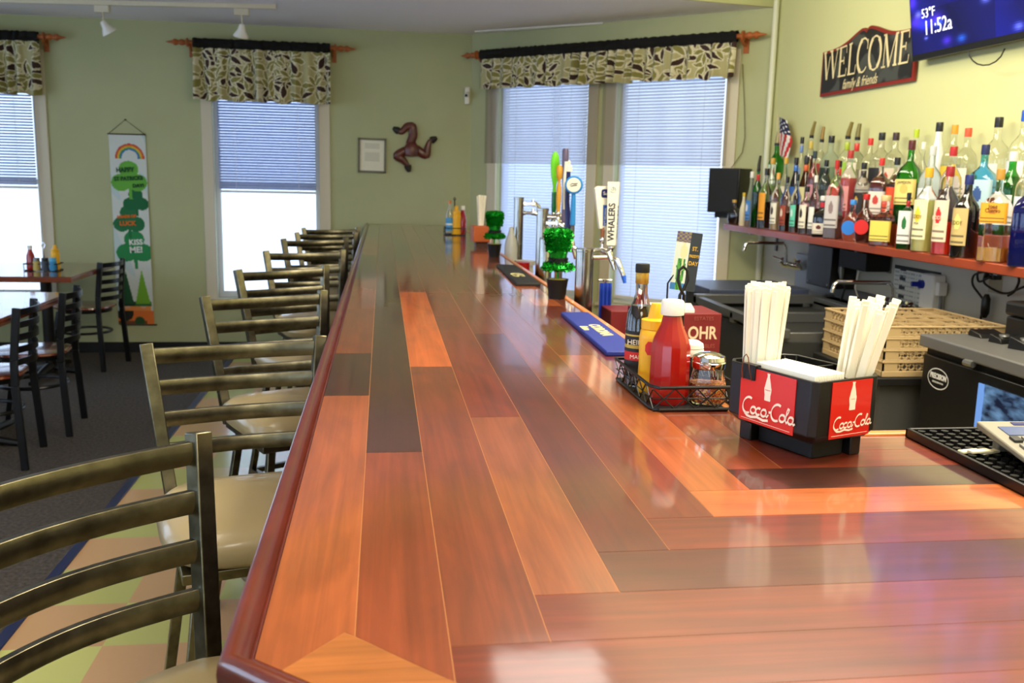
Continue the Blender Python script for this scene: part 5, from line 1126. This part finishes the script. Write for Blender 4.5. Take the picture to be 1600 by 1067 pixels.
B(1421, 301, 0, 21, 'wide', 'dgreen', None, 0, (232, 230, 222), (30, 110, 50), BK, 'small dark green square bottle with white and red label', sq=.6, neck=(160, 30, 24), lz=(.1, .68))
B(1453, 262, 0, 37, 'std', 'clear', (206, 200, 110), .62, (238, 230, 180), (236, 204, 60), (226, 168, 36), 'pale yellow mixer bottle with mustard cap, front of shelf', lz=(.15, .62), words=[('EDDY', .42, .022, (90, 70, 30), .9), ('MIX', .34, .014, (90, 70, 30), 1)])
B(1486, 260, 0, 36, 'std', 'clear', (214, 48, 24), .38, (240, 214, 180), (200, 36, 34), (150, 26, 34), 'red mixer bottle with maroon cap, front of shelf', lz=(.15, .62), words=[('EDDY', .42, .022, (245, 225, 200), .9), ('MIX', .34, .014, (245, 225, 200), 1)])
B(1516, 273, 0, 38, 'std', 'dark', None, 0, (196, 172, 110), (240, 226, 120), (26, 34, 100), 'black mixer bottle with navy cap and cloud-shaped yellow label', lz=(.15, .6), words=[('EDDY', .42, .022, (60, 50, 20), .9)])
B(1565, 264, 0, 54, 'wide', 'clear', (200, 150, 60), .16, (222, 158, 34), (190, 120, 20), (176, 132, 50), 'big square tequila bottle with gold cap and yellow label', sq=.6, lz=(.42, .64), words=[('Jose', .60, .022, (70, 30, 16), .9), ('Cuervo', .555, .022, (70, 30, 16), .8)])
B(1616, 262, 0, 50, 'wide', 'blue', None, 0, None, None, NV, 'cobalt blue bottle with white script at the right edge', sq=.3)
# middle row
B(1208, 247, 1, 17, 'slim', 'clear', (150, 180, 110), .5, (120, 160, 70), None, (206, 160, 60), 'slim pale green bottle with gold cap just left of the small flag')
B(1229, 246, 1, 15, 'slim', 'clear', None, 0, (222, 214, 190), None, (214, 172, 64), 'slim clear bottle with yellow cap below the small flag')
B(1245, 246, 1, 16, 'slim', 'dark', None, 0, (40, 90, 170), None, BK, 'black bottle with blue neck band in the middle row', neck=(50, 110, 200))
B(1261, 245, 1, 18, 'slim', 'brown', (50, 20, 10), .5, (214, 206, 150), None, BK, 'brown bottle with orange neck band in the middle row', neck=(206, 90, 36))
B(1274, 236, 1, 18, 'std', 'clear', (130, 66, 62), .6, (190, 130, 140), None, (30, 50, 60), 'rosy clear bottle with teal-black cap in the middle row')
B(1292, 250, 1, 20, 'std', 'clear', (120, 160, 60), .2, (30, 32, 30), None, BK, 'clear bottle with black neck and green tint in the middle row', neck=(24, 24, 26))
B(1312, 251, 1, 24, 'std', 'clear', (150, 190, 70), .55, (190, 60, 40), None, BK, 'yellow-green liqueur bottle with red neck and black cap', neck=(214, 50, 44))
B(1330, 235, 1, 26, 'std', 'clear', (206, 84, 84), .6, (224, 150, 150), None, (176, 50, 44), 'pink-red bottle with red cap in the middle row')
B(1351, 254, 1, 24, 'std', 'clear', (140, 80, 30), .45, (30, 24, 22), (190, 150, 60), BK, 'amber bottle with black and gold neck in the middle row', neck=(40, 32, 26))
B(1379, 247, 1, 27, 'wide', 'clear', (96, 30, 18), .7, (226, 214, 200), (190, 60, 50), (206, 44, 36), 'dark red-brown square bottle with white label and red cap', sq=.5)
B(1403, 246, 1, 26, 'std', 'clear', (70, 26, 16), .6, (222, 76, 30), None, BK, 'dark bottle with bright orange label and black cap', lz=(.1, .55))
B(1426, 219, 1, 38, 'wide', 'green', (20, 90, 30), .5, (226, 206, 120), (200, 180, 90), (84, 24, 28), 'large green whiskey bottle with cream label and maroon cap', sq=.2, lz=(.24, .54), words=[('JAMESON', .50, .017, (60, 40, 20), .85)])
B(1459, 228, 1, 34, 'wide', 'frost', None, 0, (220, 226, 226), (206, 50, 50), (196, 200, 200), 'frosted bottle with silver cap behind the yellow mixer')
B(1491, 229, 1, 32, 'std', 'clear', (110, 60, 50), .4, (60, 50, 52), None, (176, 30, 34), 'clear bottle with red cap behind the red mixer')
B(1541, 226, 1, 50, 'wide', 'cyan', None, 0, (180, 210, 220), (60, 90, 150), NV, 'large sky blue gin bottle with navy cap', sq=.7, lz=(.15, .6))
B(1585, 237, 1, 36, 'std', 'green', (30, 130, 30), .7, (230, 230, 220), None, (206, 208, 206), 'bright green gin bottle with silver cap')
B(1607, 240, 1, 26, 'std', 'clear', None, 0, (220, 226, 232), None, (30, 64, 170), 'clear bottle with blue cap in the middle row at the right edge')
# back row
B(1216, 206, 2, 24, 'std', 'green', (30, 150, 50), .3, (210, 226, 200), (170, 40, 40), None, 'large bright green bottle with pale pourer in front of the flag', pour=(0, (160, 150, 110)))
B(1254, 214, 2, 13, 'slim', 'clear', None, 0, (120, 150, 200), None, BK, 'tall slim clear bottle with black cap in the back row, left', neck=(110, 140, 200))
B(1270, 190, 2, 18, 'std', 'clear', (80, 20, 30), .55, (200, 180, 90), None, None, 'tall bottle with tilted gold pourer, leftmost pourer of the back row', pour=(1, (140, 124, 66)), neck=(206, 180, 80))
B(1286, 198, 2, 18, 'std', 'clear', None, 0, (170, 40, 30), None, None, 'clear bottle with copper-gold pourer in the back row', pour=(0, (150, 120, 66)))
B(1300, 212, 2, 30, 'wide', 'frost', (170, 196, 150), .5, (40, 60, 50), None, BK, 'wide pale green-tinted bottle with black cap in the back row')
B(1327, 191, 2, 26, 'wide', 'clear', (196, 190, 110), .4, (150, 190, 60), None, None, 'bottle with tilted gold pourer and lime neck in the back row', pour=(1, (140, 130, 60)), neck=(170, 190, 50))
B(1342, 193, 2, 26, 'wide', 'clear', (200, 196, 160), .4, (226, 220, 200), None, None, 'bottle with upright olive pourer and red neck in the back row', pour=(0, (120, 112, 66)), neck=(206, 50, 44))
B(1361, 216, 2, 27, 'wide', 'clear', None, 0, (226, 218, 196), None, (206, 40, 34), 'clear bottle with red cap in the back row')
B(1379, 207, 2, 32, 'wide', 'clear', (120, 70, 30), .3, (26, 24, 24), None, BK, 'clear bottle with slanted black label in the back row')
B(1401, 207, 2, 32, 'wide', 'clear', (150, 96, 40), .3, (222, 208, 180), (190, 60, 40), (52, 28, 30), 'clear bottle with slanted cream label and maroon cap in the back row')
B(1433, 202, 2, 22, 'std', 'clear', None, 0, (214, 206, 120), None, (176, 196, 30), 'clear bottle with lime cap behind the green whiskey bottle')
B(1444, 222, 2, 20, 'round', 'clear', (200, 200, 170), .5, (226, 226, 214), None, WH, 'small round clear bottle with white cap in the back row', sy=.7)
B(1469, 191, 2, 28, 'cone', 'white', None, 0, None, None, BK, 'opaque white bottle with black cap in the back row')
B(1493, 195, 2, 32, 'wide', 'clear', (200, 196, 110), .5, (226, 190, 60), None, (224, 150, 40), 'clear bottle with orange cap in the back row')
B(1514, 200, 2, 34, 'wide', 'clear', None, 0, (226, 214, 200), (206, 60, 50), (206, 84, 46), 'clear bottle with red-orange cap and red lettering in the back row', words=[('BRY', .46, .02, (206, 60, 40), 1)] if 0 else None)
B(1562, 183, 2, 46, 'wide', 'clear', None, 0, (216, 220, 220), None, BK, 'large clear bottle with tall black cap, tallest of the back row')
B(1604, 172, 2, 40, 'wide', 'clear', None, 0, (214, 218, 222), None, (30, 80, 190), 'clear bottle with bright blue cap at the right edge of the back row')
# ================================================================== RIGHT WALL ITEMS
fl = thing('small_flag', 'small folded American flag on a stick in the corner above the bottles', 'flag')
fx = WX_-.06; p_ = [onx(1215, 178, fx), onx(1220, 245, fx)]
g = G(); g.tube([p_[0], onx(1213, 260, fx)], .004, 8); g.obj('stick', pm('flag_stick', (200, 190, 150), .5), fl)
def ff(u, v):
    a = onx(1216, 182, fx); b_ = onx(1216+4+18*(1-abs(v-.55)*.9)*u, 182+62*v+4*u, fx+.012*math.sin(u*7)); a2 = onx(1216+2, 182+60*v, fx); return a2.lerp(b_, u) if v > .02 else a
def fcol(u, v):
    if v < .42: return lin((226, 226, 230)) if (int(u*9)+int(v*20)*2) % 5 == 0 else lin((26, 30, 72))
    return lin((190, 36, 40)) if int(u*6+v*3) % 2 else lin((226, 220, 214))
g = G(); g.grid(ff, 18, 26, fcol); g.obj('cloth', am('flag_cloth', .8), fl)
sg = thing('welcome_sign', 'black WELCOME wall sign with red border left of the television', 'sign')
xs_ = WX_-.03
tl_, bl_, br_, tr_ = onx(1284, 82, xs_), onx(1282, 151, xs_), onx(1424.5, 122, xs_), onx(1424, 44, xs_)
L = tl_.y-br_.y+.0; Ms = frame((xs_+.022, tl_.y, bl_.z), (0, -1, 0), (0, 0, 1)); H_ = tl_.z-bl_.z; W_ = L
def topz(u): return H_+.075*math.exp(-((u-.5)/.2)**2)*(1 if u < .97 else .5)-.02*math.exp(-((u-.5)/.02)**2)
o_pts = [(0, 0), (W_, 0)]+[(W_*u, topz(u)) for u in [1-i/40 for i in range(41)]]
i_pts = [(.018, .018), (W_-.018, .018)]+[(.018+(W_-.036)*u, topz(u)-.016) for u in [1-i/40 for i in range(41)]]
g = G(); g.T = Ms; g.prism(o_pts, 0, .014); bd = g.obj('border', pm('sign_red', (128, 34, 26), .5), sg, smooth=False)
SGB = bpy.data.materials.new('sign_scrollwork'); SGB.use_nodes = True; nt = SGB.node_tree; b = nt.nodes['Principled BSDF']; tcn = nt.nodes.new('ShaderNodeTexCoord'); wv = nt.nodes.new('ShaderNodeTexWave'); wv.inputs['Scale'].default_value = 5; wv.inputs['Distortion'].default_value = 9; wv.inputs['Detail'].default_value = 1
cr_ = nt.nodes.new('ShaderNodeValToRGB'); cr_.color_ramp.elements[0].position = .5; cr_.color_ramp.elements[0].color = (.008, .008, .009, 1); cr_.color_ramp.elements[1].position = .75; cr_.color_ramp.elements[1].color = (.05, .055, .05, 1)
nt.links.new(tcn.outputs['Object'], wv.inputs['Vector']); nt.links.new(wv.outputs['Fac'], cr_.inputs[0]); nt.links.new(cr_.outputs[0], b.inputs['Base Color'])
g = G(); g.T = Ms; g.prism(i_pts, .014, .017); g.obj('panel', SGB, sg, smooth=False)
CRM = pm('sign_cream', (222, 206, 160), .5)
def serif(parts, x, y, s, sxx, out):
    for pth in parts: out.append([(x+px_*s*sxx, y+py_*s) for px_, py_ in pth])
def vs_(x, y0=0, y1=1): return [(x, y0), (x, y1)]
GLY = {'W': ([[(0, 1), (.3, 0)], [(.62, 1), (.92, 0)]], [[(.3, 0), (.5, .8)], [(.92, 0), (1.15, 1)], [(-.1, .98), (.16, .98)], [(.45, .98), (.75, .98)], [(1.02, .98), (1.26, .98)]], 1.32),
       'E': ([vs_(.12)], [[(0, .02), (.66, .02), (.7, .25)], [(0, .98), (.62, .98), (.64, .75)], [(.12, .52), (.45, .52)], [(.45, .4), (.45, .64)]], .82),
       'L': ([vs_(.12)], [[(0, .98), (.28, .98)], [(0, .02), (.62, .02), (.66, .28)]], .76),
       'C': ([arc(.46, .5, .44, .5, 110, 250, 12)], [arc(.46, .5, .44, .5, 250, 315, 6), arc(.46, .5, .44, .5, 45, 110, 6), [(.77, .66), (.79, .95)]], .92),
       'O': ([arc(.46, .5, .44, .5, 120, 240, 12), arc(.46, .5, .44, .5, -60, 60, 12)], [arc(.46, .5, .44, .5, 60, 120, 6), arc(.46, .5, .44, .5, 240, 300, 6)], 1.02),
       'M': ([[(.18, 1), (.55, 0)], vs_(.98)], [vs_(.16), [(.55, 0), (.95, 1)], [(0, .02), (.3, .02)], [(.84, .02), (1.12, .02)], [(.04, .98), (.2, .98)], [(.95, .98), (1.12, .98)]], 1.22)}
TXW = sum(GLY[ch][2] for ch in 'WELCOME'); kx = (W_-.075)/TXW; hgt = H_*.62; x = 0
Mt = Ms @ Matrix.Translation((.04, H_*.36, .0175)) @ Matrix.Diagonal((kx, hgt, 1, 1))
for ch in 'WELCOME':
    par_ = sg
    for kk, wdt in ((0, .16), (1, .06)):
        out_ = []; serif(GLY[ch][kk], x, 0, 1, 1, out_)     # letters follow the arch a little
        par_ = pen([[(a_, b_*(1+.12*math.exp(-((a_/TXW-.5)/.25)**2))) for a_, b_ in pth] for pth in out_], Mt, CRM, par_, ('letter', 'letter_serifs')[kk], thick=wdt, thin=wdt*.9, ang=90, ext=.001+.0003*kk)
    x += GLY[ch][2]
text('family & friends', .075, Ms @ Matrix.Translation((W_*.47, H_*.17, .0185)), CRM, sg, 'small_lettering', shear=.35, sx=.8)
# television
tv = thing('television', 'wall television showing a blue night city, time and temperature', 'television')
b1, b2, l0 = onx(1425.3, 97, WX_-.07), onx(1600, 64, WX_-.14), onx(1423.6, 0, WX_-.11)
lean = .05
Mt = frame((WX_-.07, b1.y, b1.z), (0, -1, 0), (-.16, 0, 1)); TW, TH = 1.25, .72
# tilt the set a little so its lower edge stands off the wall
g = G(); g.T = Mt; g.box(0, TW, 0, TH, -.045, 0); bz = g.obj('casing', BLACK, tv, bev=.004)
rn_ = random.Random(21); blobs = [(rn_.uniform(0, 1), rn_.uniform(0, 1), rn_.uniform(.02, .09), rn_.choice([(40, 80, 255), (120, 60, 220), (60, 160, 255), (180, 190, 255), (30, 40, 200)])) for _ in range(70)]
def tvc(u, v):
    c = np.array([6, 14, 110.])*(1-.4*v)+np.array([10, 10, 40])*abs(math.sin(u*9+v*4))
    if v < .28 and u < .5: c *= .75
    for bx_, by_, s_, cc_ in blobs:
        d2 = ((u-bx_)**2*3+(v-by_)**2*1.2*(1 if by_ > .3 else 3))/(s_*s_)
        if d2 < 4: c = c+np.array(cc_)*math.exp(-d2)*.6
    bl = math.sin(u*60)*math.sin(u*23+1); 
    if v > .25+.3*abs(bl) and v < .5+.4*abs(bl) and bl > .3: c = c+np.array([60, 60, 120])
    return tuple(lin(np.clip(c, 0, 255)))
g = G(); g.T = Mt; g.grid(lambda u, v: (.010+(TW-.02)*u, .028+(TH-.038)*v, .001), 130, 80, tvc)
TVM = bpy.data.materials.new('tv_screen'); TVM.use_nodes = True; nt = TVM.node_tree; b = nt.nodes['Principled BSDF']; a = nt.nodes.new('ShaderNodeAttribute'); a.attribute_name = 'Col'
b.inputs['Base Color'].default_value = (.01, .01, .012, 1); b.inputs['Roughness'].default_value = .25; b.inputs['Specular IOR Level'].default_value = .12; nt.links.new(a.outputs['Color'], b.inputs['Emission Color']); b.inputs['Emission Strength'].default_value = 1.1
scr = g.obj('screen', TVM, tv, smooth=False)
TX_ = pm('tv_text', (225, 228, 245), .5, emit=1)
def tvp(px, py):
    d = ray(px, py); n_ = Vector((Mt[0][2], Mt[1][2], Mt[2][2])); o__ = Vector((Mt[0][3], Mt[1][3], Mt[2][3])); h = CAM+d*((o__-CAM).dot(n_)/d.dot(n_)); return Mt.inverted() @ h
q = tvp(1466, 40); text('11:52a', .09, Mt @ Matrix.Translation((q.x, q.y, .003)), TX_, scr, 'clock_lettering', sx=.92)
q = tvp(1451, 20); text('53\u00b0F', .058, Mt @ Matrix.Translation((q.x, q.y, .003)), TX_, scr, 'temperature_lettering')
g = G(); g.T = Matrix.Identity(4); P = [onx(px, py, WX_-.1) for px, py in ((1513, 80), (1515, 88), (1520, 95), (1527, 100), (1536, 102), (1546, 101), (1556, 96), (1564, 88), (1570, 76))]; g.tube(P, .003, 6); g.obj('signal_cable', BLACK, tv)
g = G(); g.box(WX_-.06, WX_-.002, b1.y-.9, b1.y-.5, b1.z+.2, b1.z+.5); g.obj('wall_mount', BLACKM, tv)
# speaker on corner wall
sp = thing('wall_speaker', 'black loudspeaker on the corner wall left of the bottles', 'speaker')
s0_, z0_ = ondiag(1117, 263, .2); s1_, _ = ondiag(1172, 262, .06)
Msx = mC; g = G(); g.T = mC @ Matrix.Translation((2.36, .13, 1.42)) @ Matrix.Rotation(.0, 4, 'Z')
fp = [(-.145, -.09), (.125, -.09), (.125, .09), (-.145, .09)]
g.prism([(-.12, -.11), (.10, -.11), (.10, .10), (-.12, .10)], -.145, .15); g.obj('cabinet', BLACK, sp, bev=.006)
g = G(); g.T = mC @ Matrix.Translation((2.36, .13, 1.42)); g.box(-.12+.01, .09, .10, .108, -.135, .14); g.obj('grille', BLACKM, sp, bev=.003)
g = G(); g.T = mC @ Matrix.Translation((2.36, .13, 1.42)); g.prism([(-.08, -.12), (.08, -.12), (.08, .06), (-.08, .06)], -.18, -.145); g.obj('bracket', BLACKM, sp)
# cable above the speaker
g = G(); P = [dpt(*ondiag(px, py, .02), .02) for px, py in ((1160, 100), (1163, 160), (1164, 215), (1160, 238), (1150, 252), (1143, 262))]; g.tube(P, .003, 6); tag(g.obj('speaker_cable', pm('tan_cable', (120, 108, 70), .6)), 'thin tan cable running down the wall to the black speaker', 'cable')
# ================================================================== BACK WALL ITEMS
bn = thing('holiday_banner', 'long St. Patrick\'s Day banner with rainbow and shamrocks hanging by the window', 'banner')
yb_ = D-.012; a0, a1, a2, a3 = ony(171.5, 209, yb_), ony(229, 210, yb_), ony(176, 507, yb_), ony(234.5, 507, yb_)
bw_, bh_ = (a1.x-a0.x), a0.z-a2.z; bc_ = ((a0.x+a1.x)/2-.012)
OV = bh_/bw_
def leafc(u, y, cx, cy, s):   # three-leaf clover
    for an in (90, 215, 325):
        lx, ly = cx+s*.52*math.cos(math.radians(an)), cy+s*.45*math.sin(math.radians(an))
        if math.hypot(u-lx, (y-ly)*1.1) < s*.52: return True
    return abs(u-cx-.05*(cy-y)) < s*.09 and cy-s*1.15 < y < cy
def bcol(u, v):
    y = v*OV; top = OV
    d = math.hypot(u-.55, (y-(top-.66)))
    if y > top-.68 and .22 < d < .40:
        return lin([(60, 110, 190), (70, 150, 90), (222, 190, 60), (222, 120, 50), (198, 60, 50)][int((d-.22)/.18*4.99)])
    if y < .42: 
        if math.hypot((u-.2), (y-.35)*1.0) < .24: return lin((24, 26, 22))
        if math.hypot(u-.6, y-.1) < .14: return lin((40, 80, 40))
        return lin((232, 122, 52)) if y > .12 or u > .8 else lin((120, 70, 40))
    gx = [(.27, .4, 1.25, (30, 84, 50)), (.72, .42, 1.3, (120, 178, 50))]
    for cx, w_, h_, cc_ in gx:
        if .62 < y < .62+h_*.75 and abs(u-cx) < w_*.5*(1-(y-.62)/(h_*.78)): return lin(cc_)
        if .55 <= y <= .68 and abs(u-cx) < .24: return lin((40, 110, 60)) if cx > .5 else lin((24, 60, 40))
        if .40 < y < .62 and abs(u-cx) < .22: return lin((238, 150, 80)) if math.hypot(u-cx, y-.55) > .08 else lin((226, 176, 150))
    for cx, cy, s, cc_ in ((.5, top-1.22, .52, (104, 178, 66)), (.66, top-1.86, .38, (26, 106, 62)), (.44, top-2.42, .46, (34, 112, 66)), (.56, top-3.22, .54, (40, 138, 76))):
        if leafc(u, y, cx, cy, s): return lin(cc_)
    n = math.sin(u*5+y*2.1)*math.sin(y*1.7+u*2)
    return lin((196, 214, 214)) if n > .2 else lin((214, 220, 214))
g = G(); g.grid(lambda u, v: (bc_-bw_/2+bw_*u+.0045*(1-v)*bw_*6, yb_-.004*math.sin(v*5), a2.z+bh_*v), 46, 240, bcol); bo = g.obj('fabric', am('banner_fabric', .85), bn, smooth=False, sol=.002)
g = G(); g.tube([(bc_-bw_/2-.006, yb_-.002, a0.z), (bc_+bw_/2+.006, yb_-.002, a0.z)], .005, 8); g.tube([(bc_-bw_/2+.02, yb_-.004, a2.z), (bc_+bw_/2+.03, yb_-.004, a2.z)], .005, 8); g.obj('dowel', pm('dark_dowel', (70, 60, 44), .5), bn)
nl = ony(195.5, 187, yb_); g = G(); g.tube([(bc_-bw_/2, yb_, a0.z), (nl.x, yb_, nl.z), (bc_+bw_/2, yb_, a0.z)], .0022, 6); g.tube([(nl.x, yb_-.006, nl.z), (nl.x, D, nl.z)], .006, 8); g.obj('hanging_cord', pm('dark_cord', (50, 44, 30), .7), bn)
dgn = pm('banner_dark_green', (24, 84, 44), .8); wht = pm('banner_white', (236, 238, 228), .8); orn = pm('banner_orange', (226, 116, 40), .8)
def bt(s, u, ytop, size, mat, rz=0, sx=1): text(s, size, frame((bc_-bw_/2+bw_*u, yb_-.009, a0.z-ytop*bw_), (1, 0, 0), (0, 0, 1)) @ Matrix.Rotation(rz, 4, 'Z'), mat, bn, 'banner_lettering', sx=sx, bold=.002)
bt('HAPPY', .42, 1.00, .050, dgn, .05, .9); bt('ST PATRICKS', .50, 1.24, .042, dgn, .06, .9); bt('DAY!', .76, 1.44, .038, dgn, .06)
bt('LOADS OF', .40, 2.32, .030, orn, .05); bt('LUCK', .42, 2.52, .048, orn, .03); bt('KISS', .62, 3.06, .058, wht, .05); bt('ME!', .62, 3.28, .066, wht, .05)
pf = thing('framed_notice', 'small framed white printed notice on the green far wall', 'picture frame')
f0, f1, f2 = ony(559, 215, D-.01), ony(603, 214, D-.01), ony(561, 269, D-.01); fw, fh = f1.x-f0.x, f0.z-f2.z
g = G(); Mf = frame((f0.x, D-.004, f2.z), (1, 0, 0), (0, 0, 1)) @ Matrix.Rotation(-.012, 4, 'Z'); g.T = Mf
for a, b, c, d in ((0, fw, 0, .016), (0, fw, fh-.016, fh), (0, .016, 0, fh), (fw-.016, fw, 0, fh)): g.box(a, b, c, d, -.0, .018)
g.obj('frame', pm('frame_grey', (112, 108, 88), .5), pf, bev=.002)
def nc(u, v): return lin((190, 186, 160)) if (int(v*44) % 2 == 0 and .2 < u < .8 and (.3 < v < .6 or .72 < v < .9)) else lin((232, 228, 204))
g = G(); g.T = Mf; g.grid(lambda u, v: (.014+(fw-.028)*u, .014+(fh-.028)*v, .006), 30, 88, nc); g.obj('paper', LAB, pf, smooth=False)
# three-legged wood carving
tk = thing('three_leg_carving', 'dark wood carving of three bent legs around a head on the far wall', 'wall ornament')
def wp(px, py): q_ = ony(px, py, D-.03); return Vector((q_.x, D-.022, q_.z))
cw_ = wp(643, 234)
CV = pm('carved_wood', (92, 36, 24), .4, coat=.4, mott=.3, mscale=30)
for pts, rr_ in (([(640, 226), (646, 212), (645, 197), (636, 197), (627, 207), (620, 203)], [.034, .036, .034, .03, .022, .014]),
                 ([(636, 234), (624, 240), (620, 244), (630, 250), (637, 258), (638, 262)], [.034, .036, .036, .028, .018, .014]),
                 ([(650, 232), (660, 240), (667, 243), (668, 232), (671, 221), (677, 218)], [.034, .036, .032, .028, .018, .013])):
    P = [wp(*p_) for p_ in pts]; g = G(); g.T = Matrix.Translation((0, D-.022, 0)) @ Matrix.Diagonal((1, .55, 1, 1)) @ Matrix.Translation((0, -(D-.022), 0))
    Q, R_ = [], []
    for i in range(len(P)-1):
        for k in range(4): u = k/4; Q.append(P[i].lerp(P[i+1], u)); R_.append(rr_[i]+(rr_[i+1]-rr_[i])*u)
    Q.append(P[-1]); R_.append(rr_[-1])
    Q = [Q[0]]+[(Q[i-1]+Q[i]*2+Q[i+1])/4 for i in range(1, len(Q)-1)]+[Q[-1]]
    g.tube(Q, [r_*1.02 for r_ in R_], 12); lg = g.obj('carved_leg', CV, tk)
    e = P[-1]; dd_ = (P[-1]-P[-2]).normalized(); g = G(); g.T = Matrix.Translation((0, D-.022, 0)) @ Matrix.Diagonal((1, .55, 1, 1)) @ Matrix.Translation((0, -(D-.022), 0)); sd = Vector((dd_.z, 0, -dd_.x)); g.tube([e-dd_*.02-sd*.0, e+dd_*.005, e+dd_*.035], [.030, .027, .013], 10); g.obj('carved_foot', pm('carved_dark', (36, 26, 20), .5), lg)
g = G(); g.lathe([(0, -.055), (.05, -.05), (.066, 0), (.05, .04), (.03, .06), (0, .064)], 18, c=(cw_.x, D-.028, cw_.z), sy=.6); g.tube([wp(636, 224), wp(650, 224)], .012, 8); g.obj('carved_head', CV, tk)
# wall sensor
q = ony(734, 148, D-.03); ws = thing('security_camera', 'small white wall camera in the room corner', 'camera', (q.x-.02, D, q.z))
g = G(); g.box(-.02, .02, -.03, -.002, -.075, .06); g.obj('mount', WHITE, ws, bev=.005); g = G(); g.tube([(0, -.03, .0), (-.0, -.05, .0), (-.012, -.08, -.01)], [.012, .022, .02], 14); h_ = g.obj('camera_body', WHITE, ws); g = G(); g.tube([(-.0125, -.081, -.0105), (-.014, -.085, -.011)], .013, 12); g.obj('lens', BLACK, h_)
# condiments on far table
fz = .7605; q = onz(80, 412, fz)
ft = thing('wire_caddy', 'black caddy of condiments on the far dining table', 'caddy', (-2.36, 6.98, fz))
g = G(); g.tube([(-.11, -.06, .004), (.11, -.06, .004), (.11, .06, .004), (-.11, .06, .004)], .004, 6, closed=True); g.tube([(-.112, -.062, .05), (.112, -.062, .05), (.112, .062, .05), (-.112, .062, .05)], .004, 6, closed=True)
for a in (-.11, 0, .11): g.tube([(a, -.06, 0.004), (a, -.062, .05)], .003, 6)
g.obj('frame', BLACK, ft); g = G(); g.tube([(0, .02, .004), (0, .02, .15), (.015, .02, .175), (0, .02, .195), (-.015, .02, .175), (0, .02, .15)], .0045, 8); g.obj('handle', CHROME, ft)
ketchup((-2.44, 6.97, fz+.004), .17, .028, 'red ketchup bottle in the caddy on the far dining table')
mustard((-2.285, 7.0, fz+.004), .175, .030, 'yellow mustard bottle in the caddy on the far dining table', lb=False)
for i, (dx, c_, lb_) in enumerate(((-.03, (190, 170, 90), 'jar with tan label in the caddy on the far dining table'), (.025, (60, 70, 80), 'jar with dark label in the caddy on the far dining table'), (.078, (50, 140, 190), 'jar with blue label at the front of the far table caddy'))):
    t = thing('condiment_jar', lb_, 'jar', (-2.36+dx, 6.935, fz+.004)); g = G(); g.lathe([(0, 0), (.024, 0), (.024, .065), (0, .065)], 16); g.obj('jar', pm('jar_%d' % i, c_, .4), t); g = G(); g.lathe([(0, .065), (.022, .065), (.022, .088), (0, .09)], 16); g.obj('lid', (DSTEEL, BLACK, pm('lid_blue', (90, 180, 220), .4))[i], t)
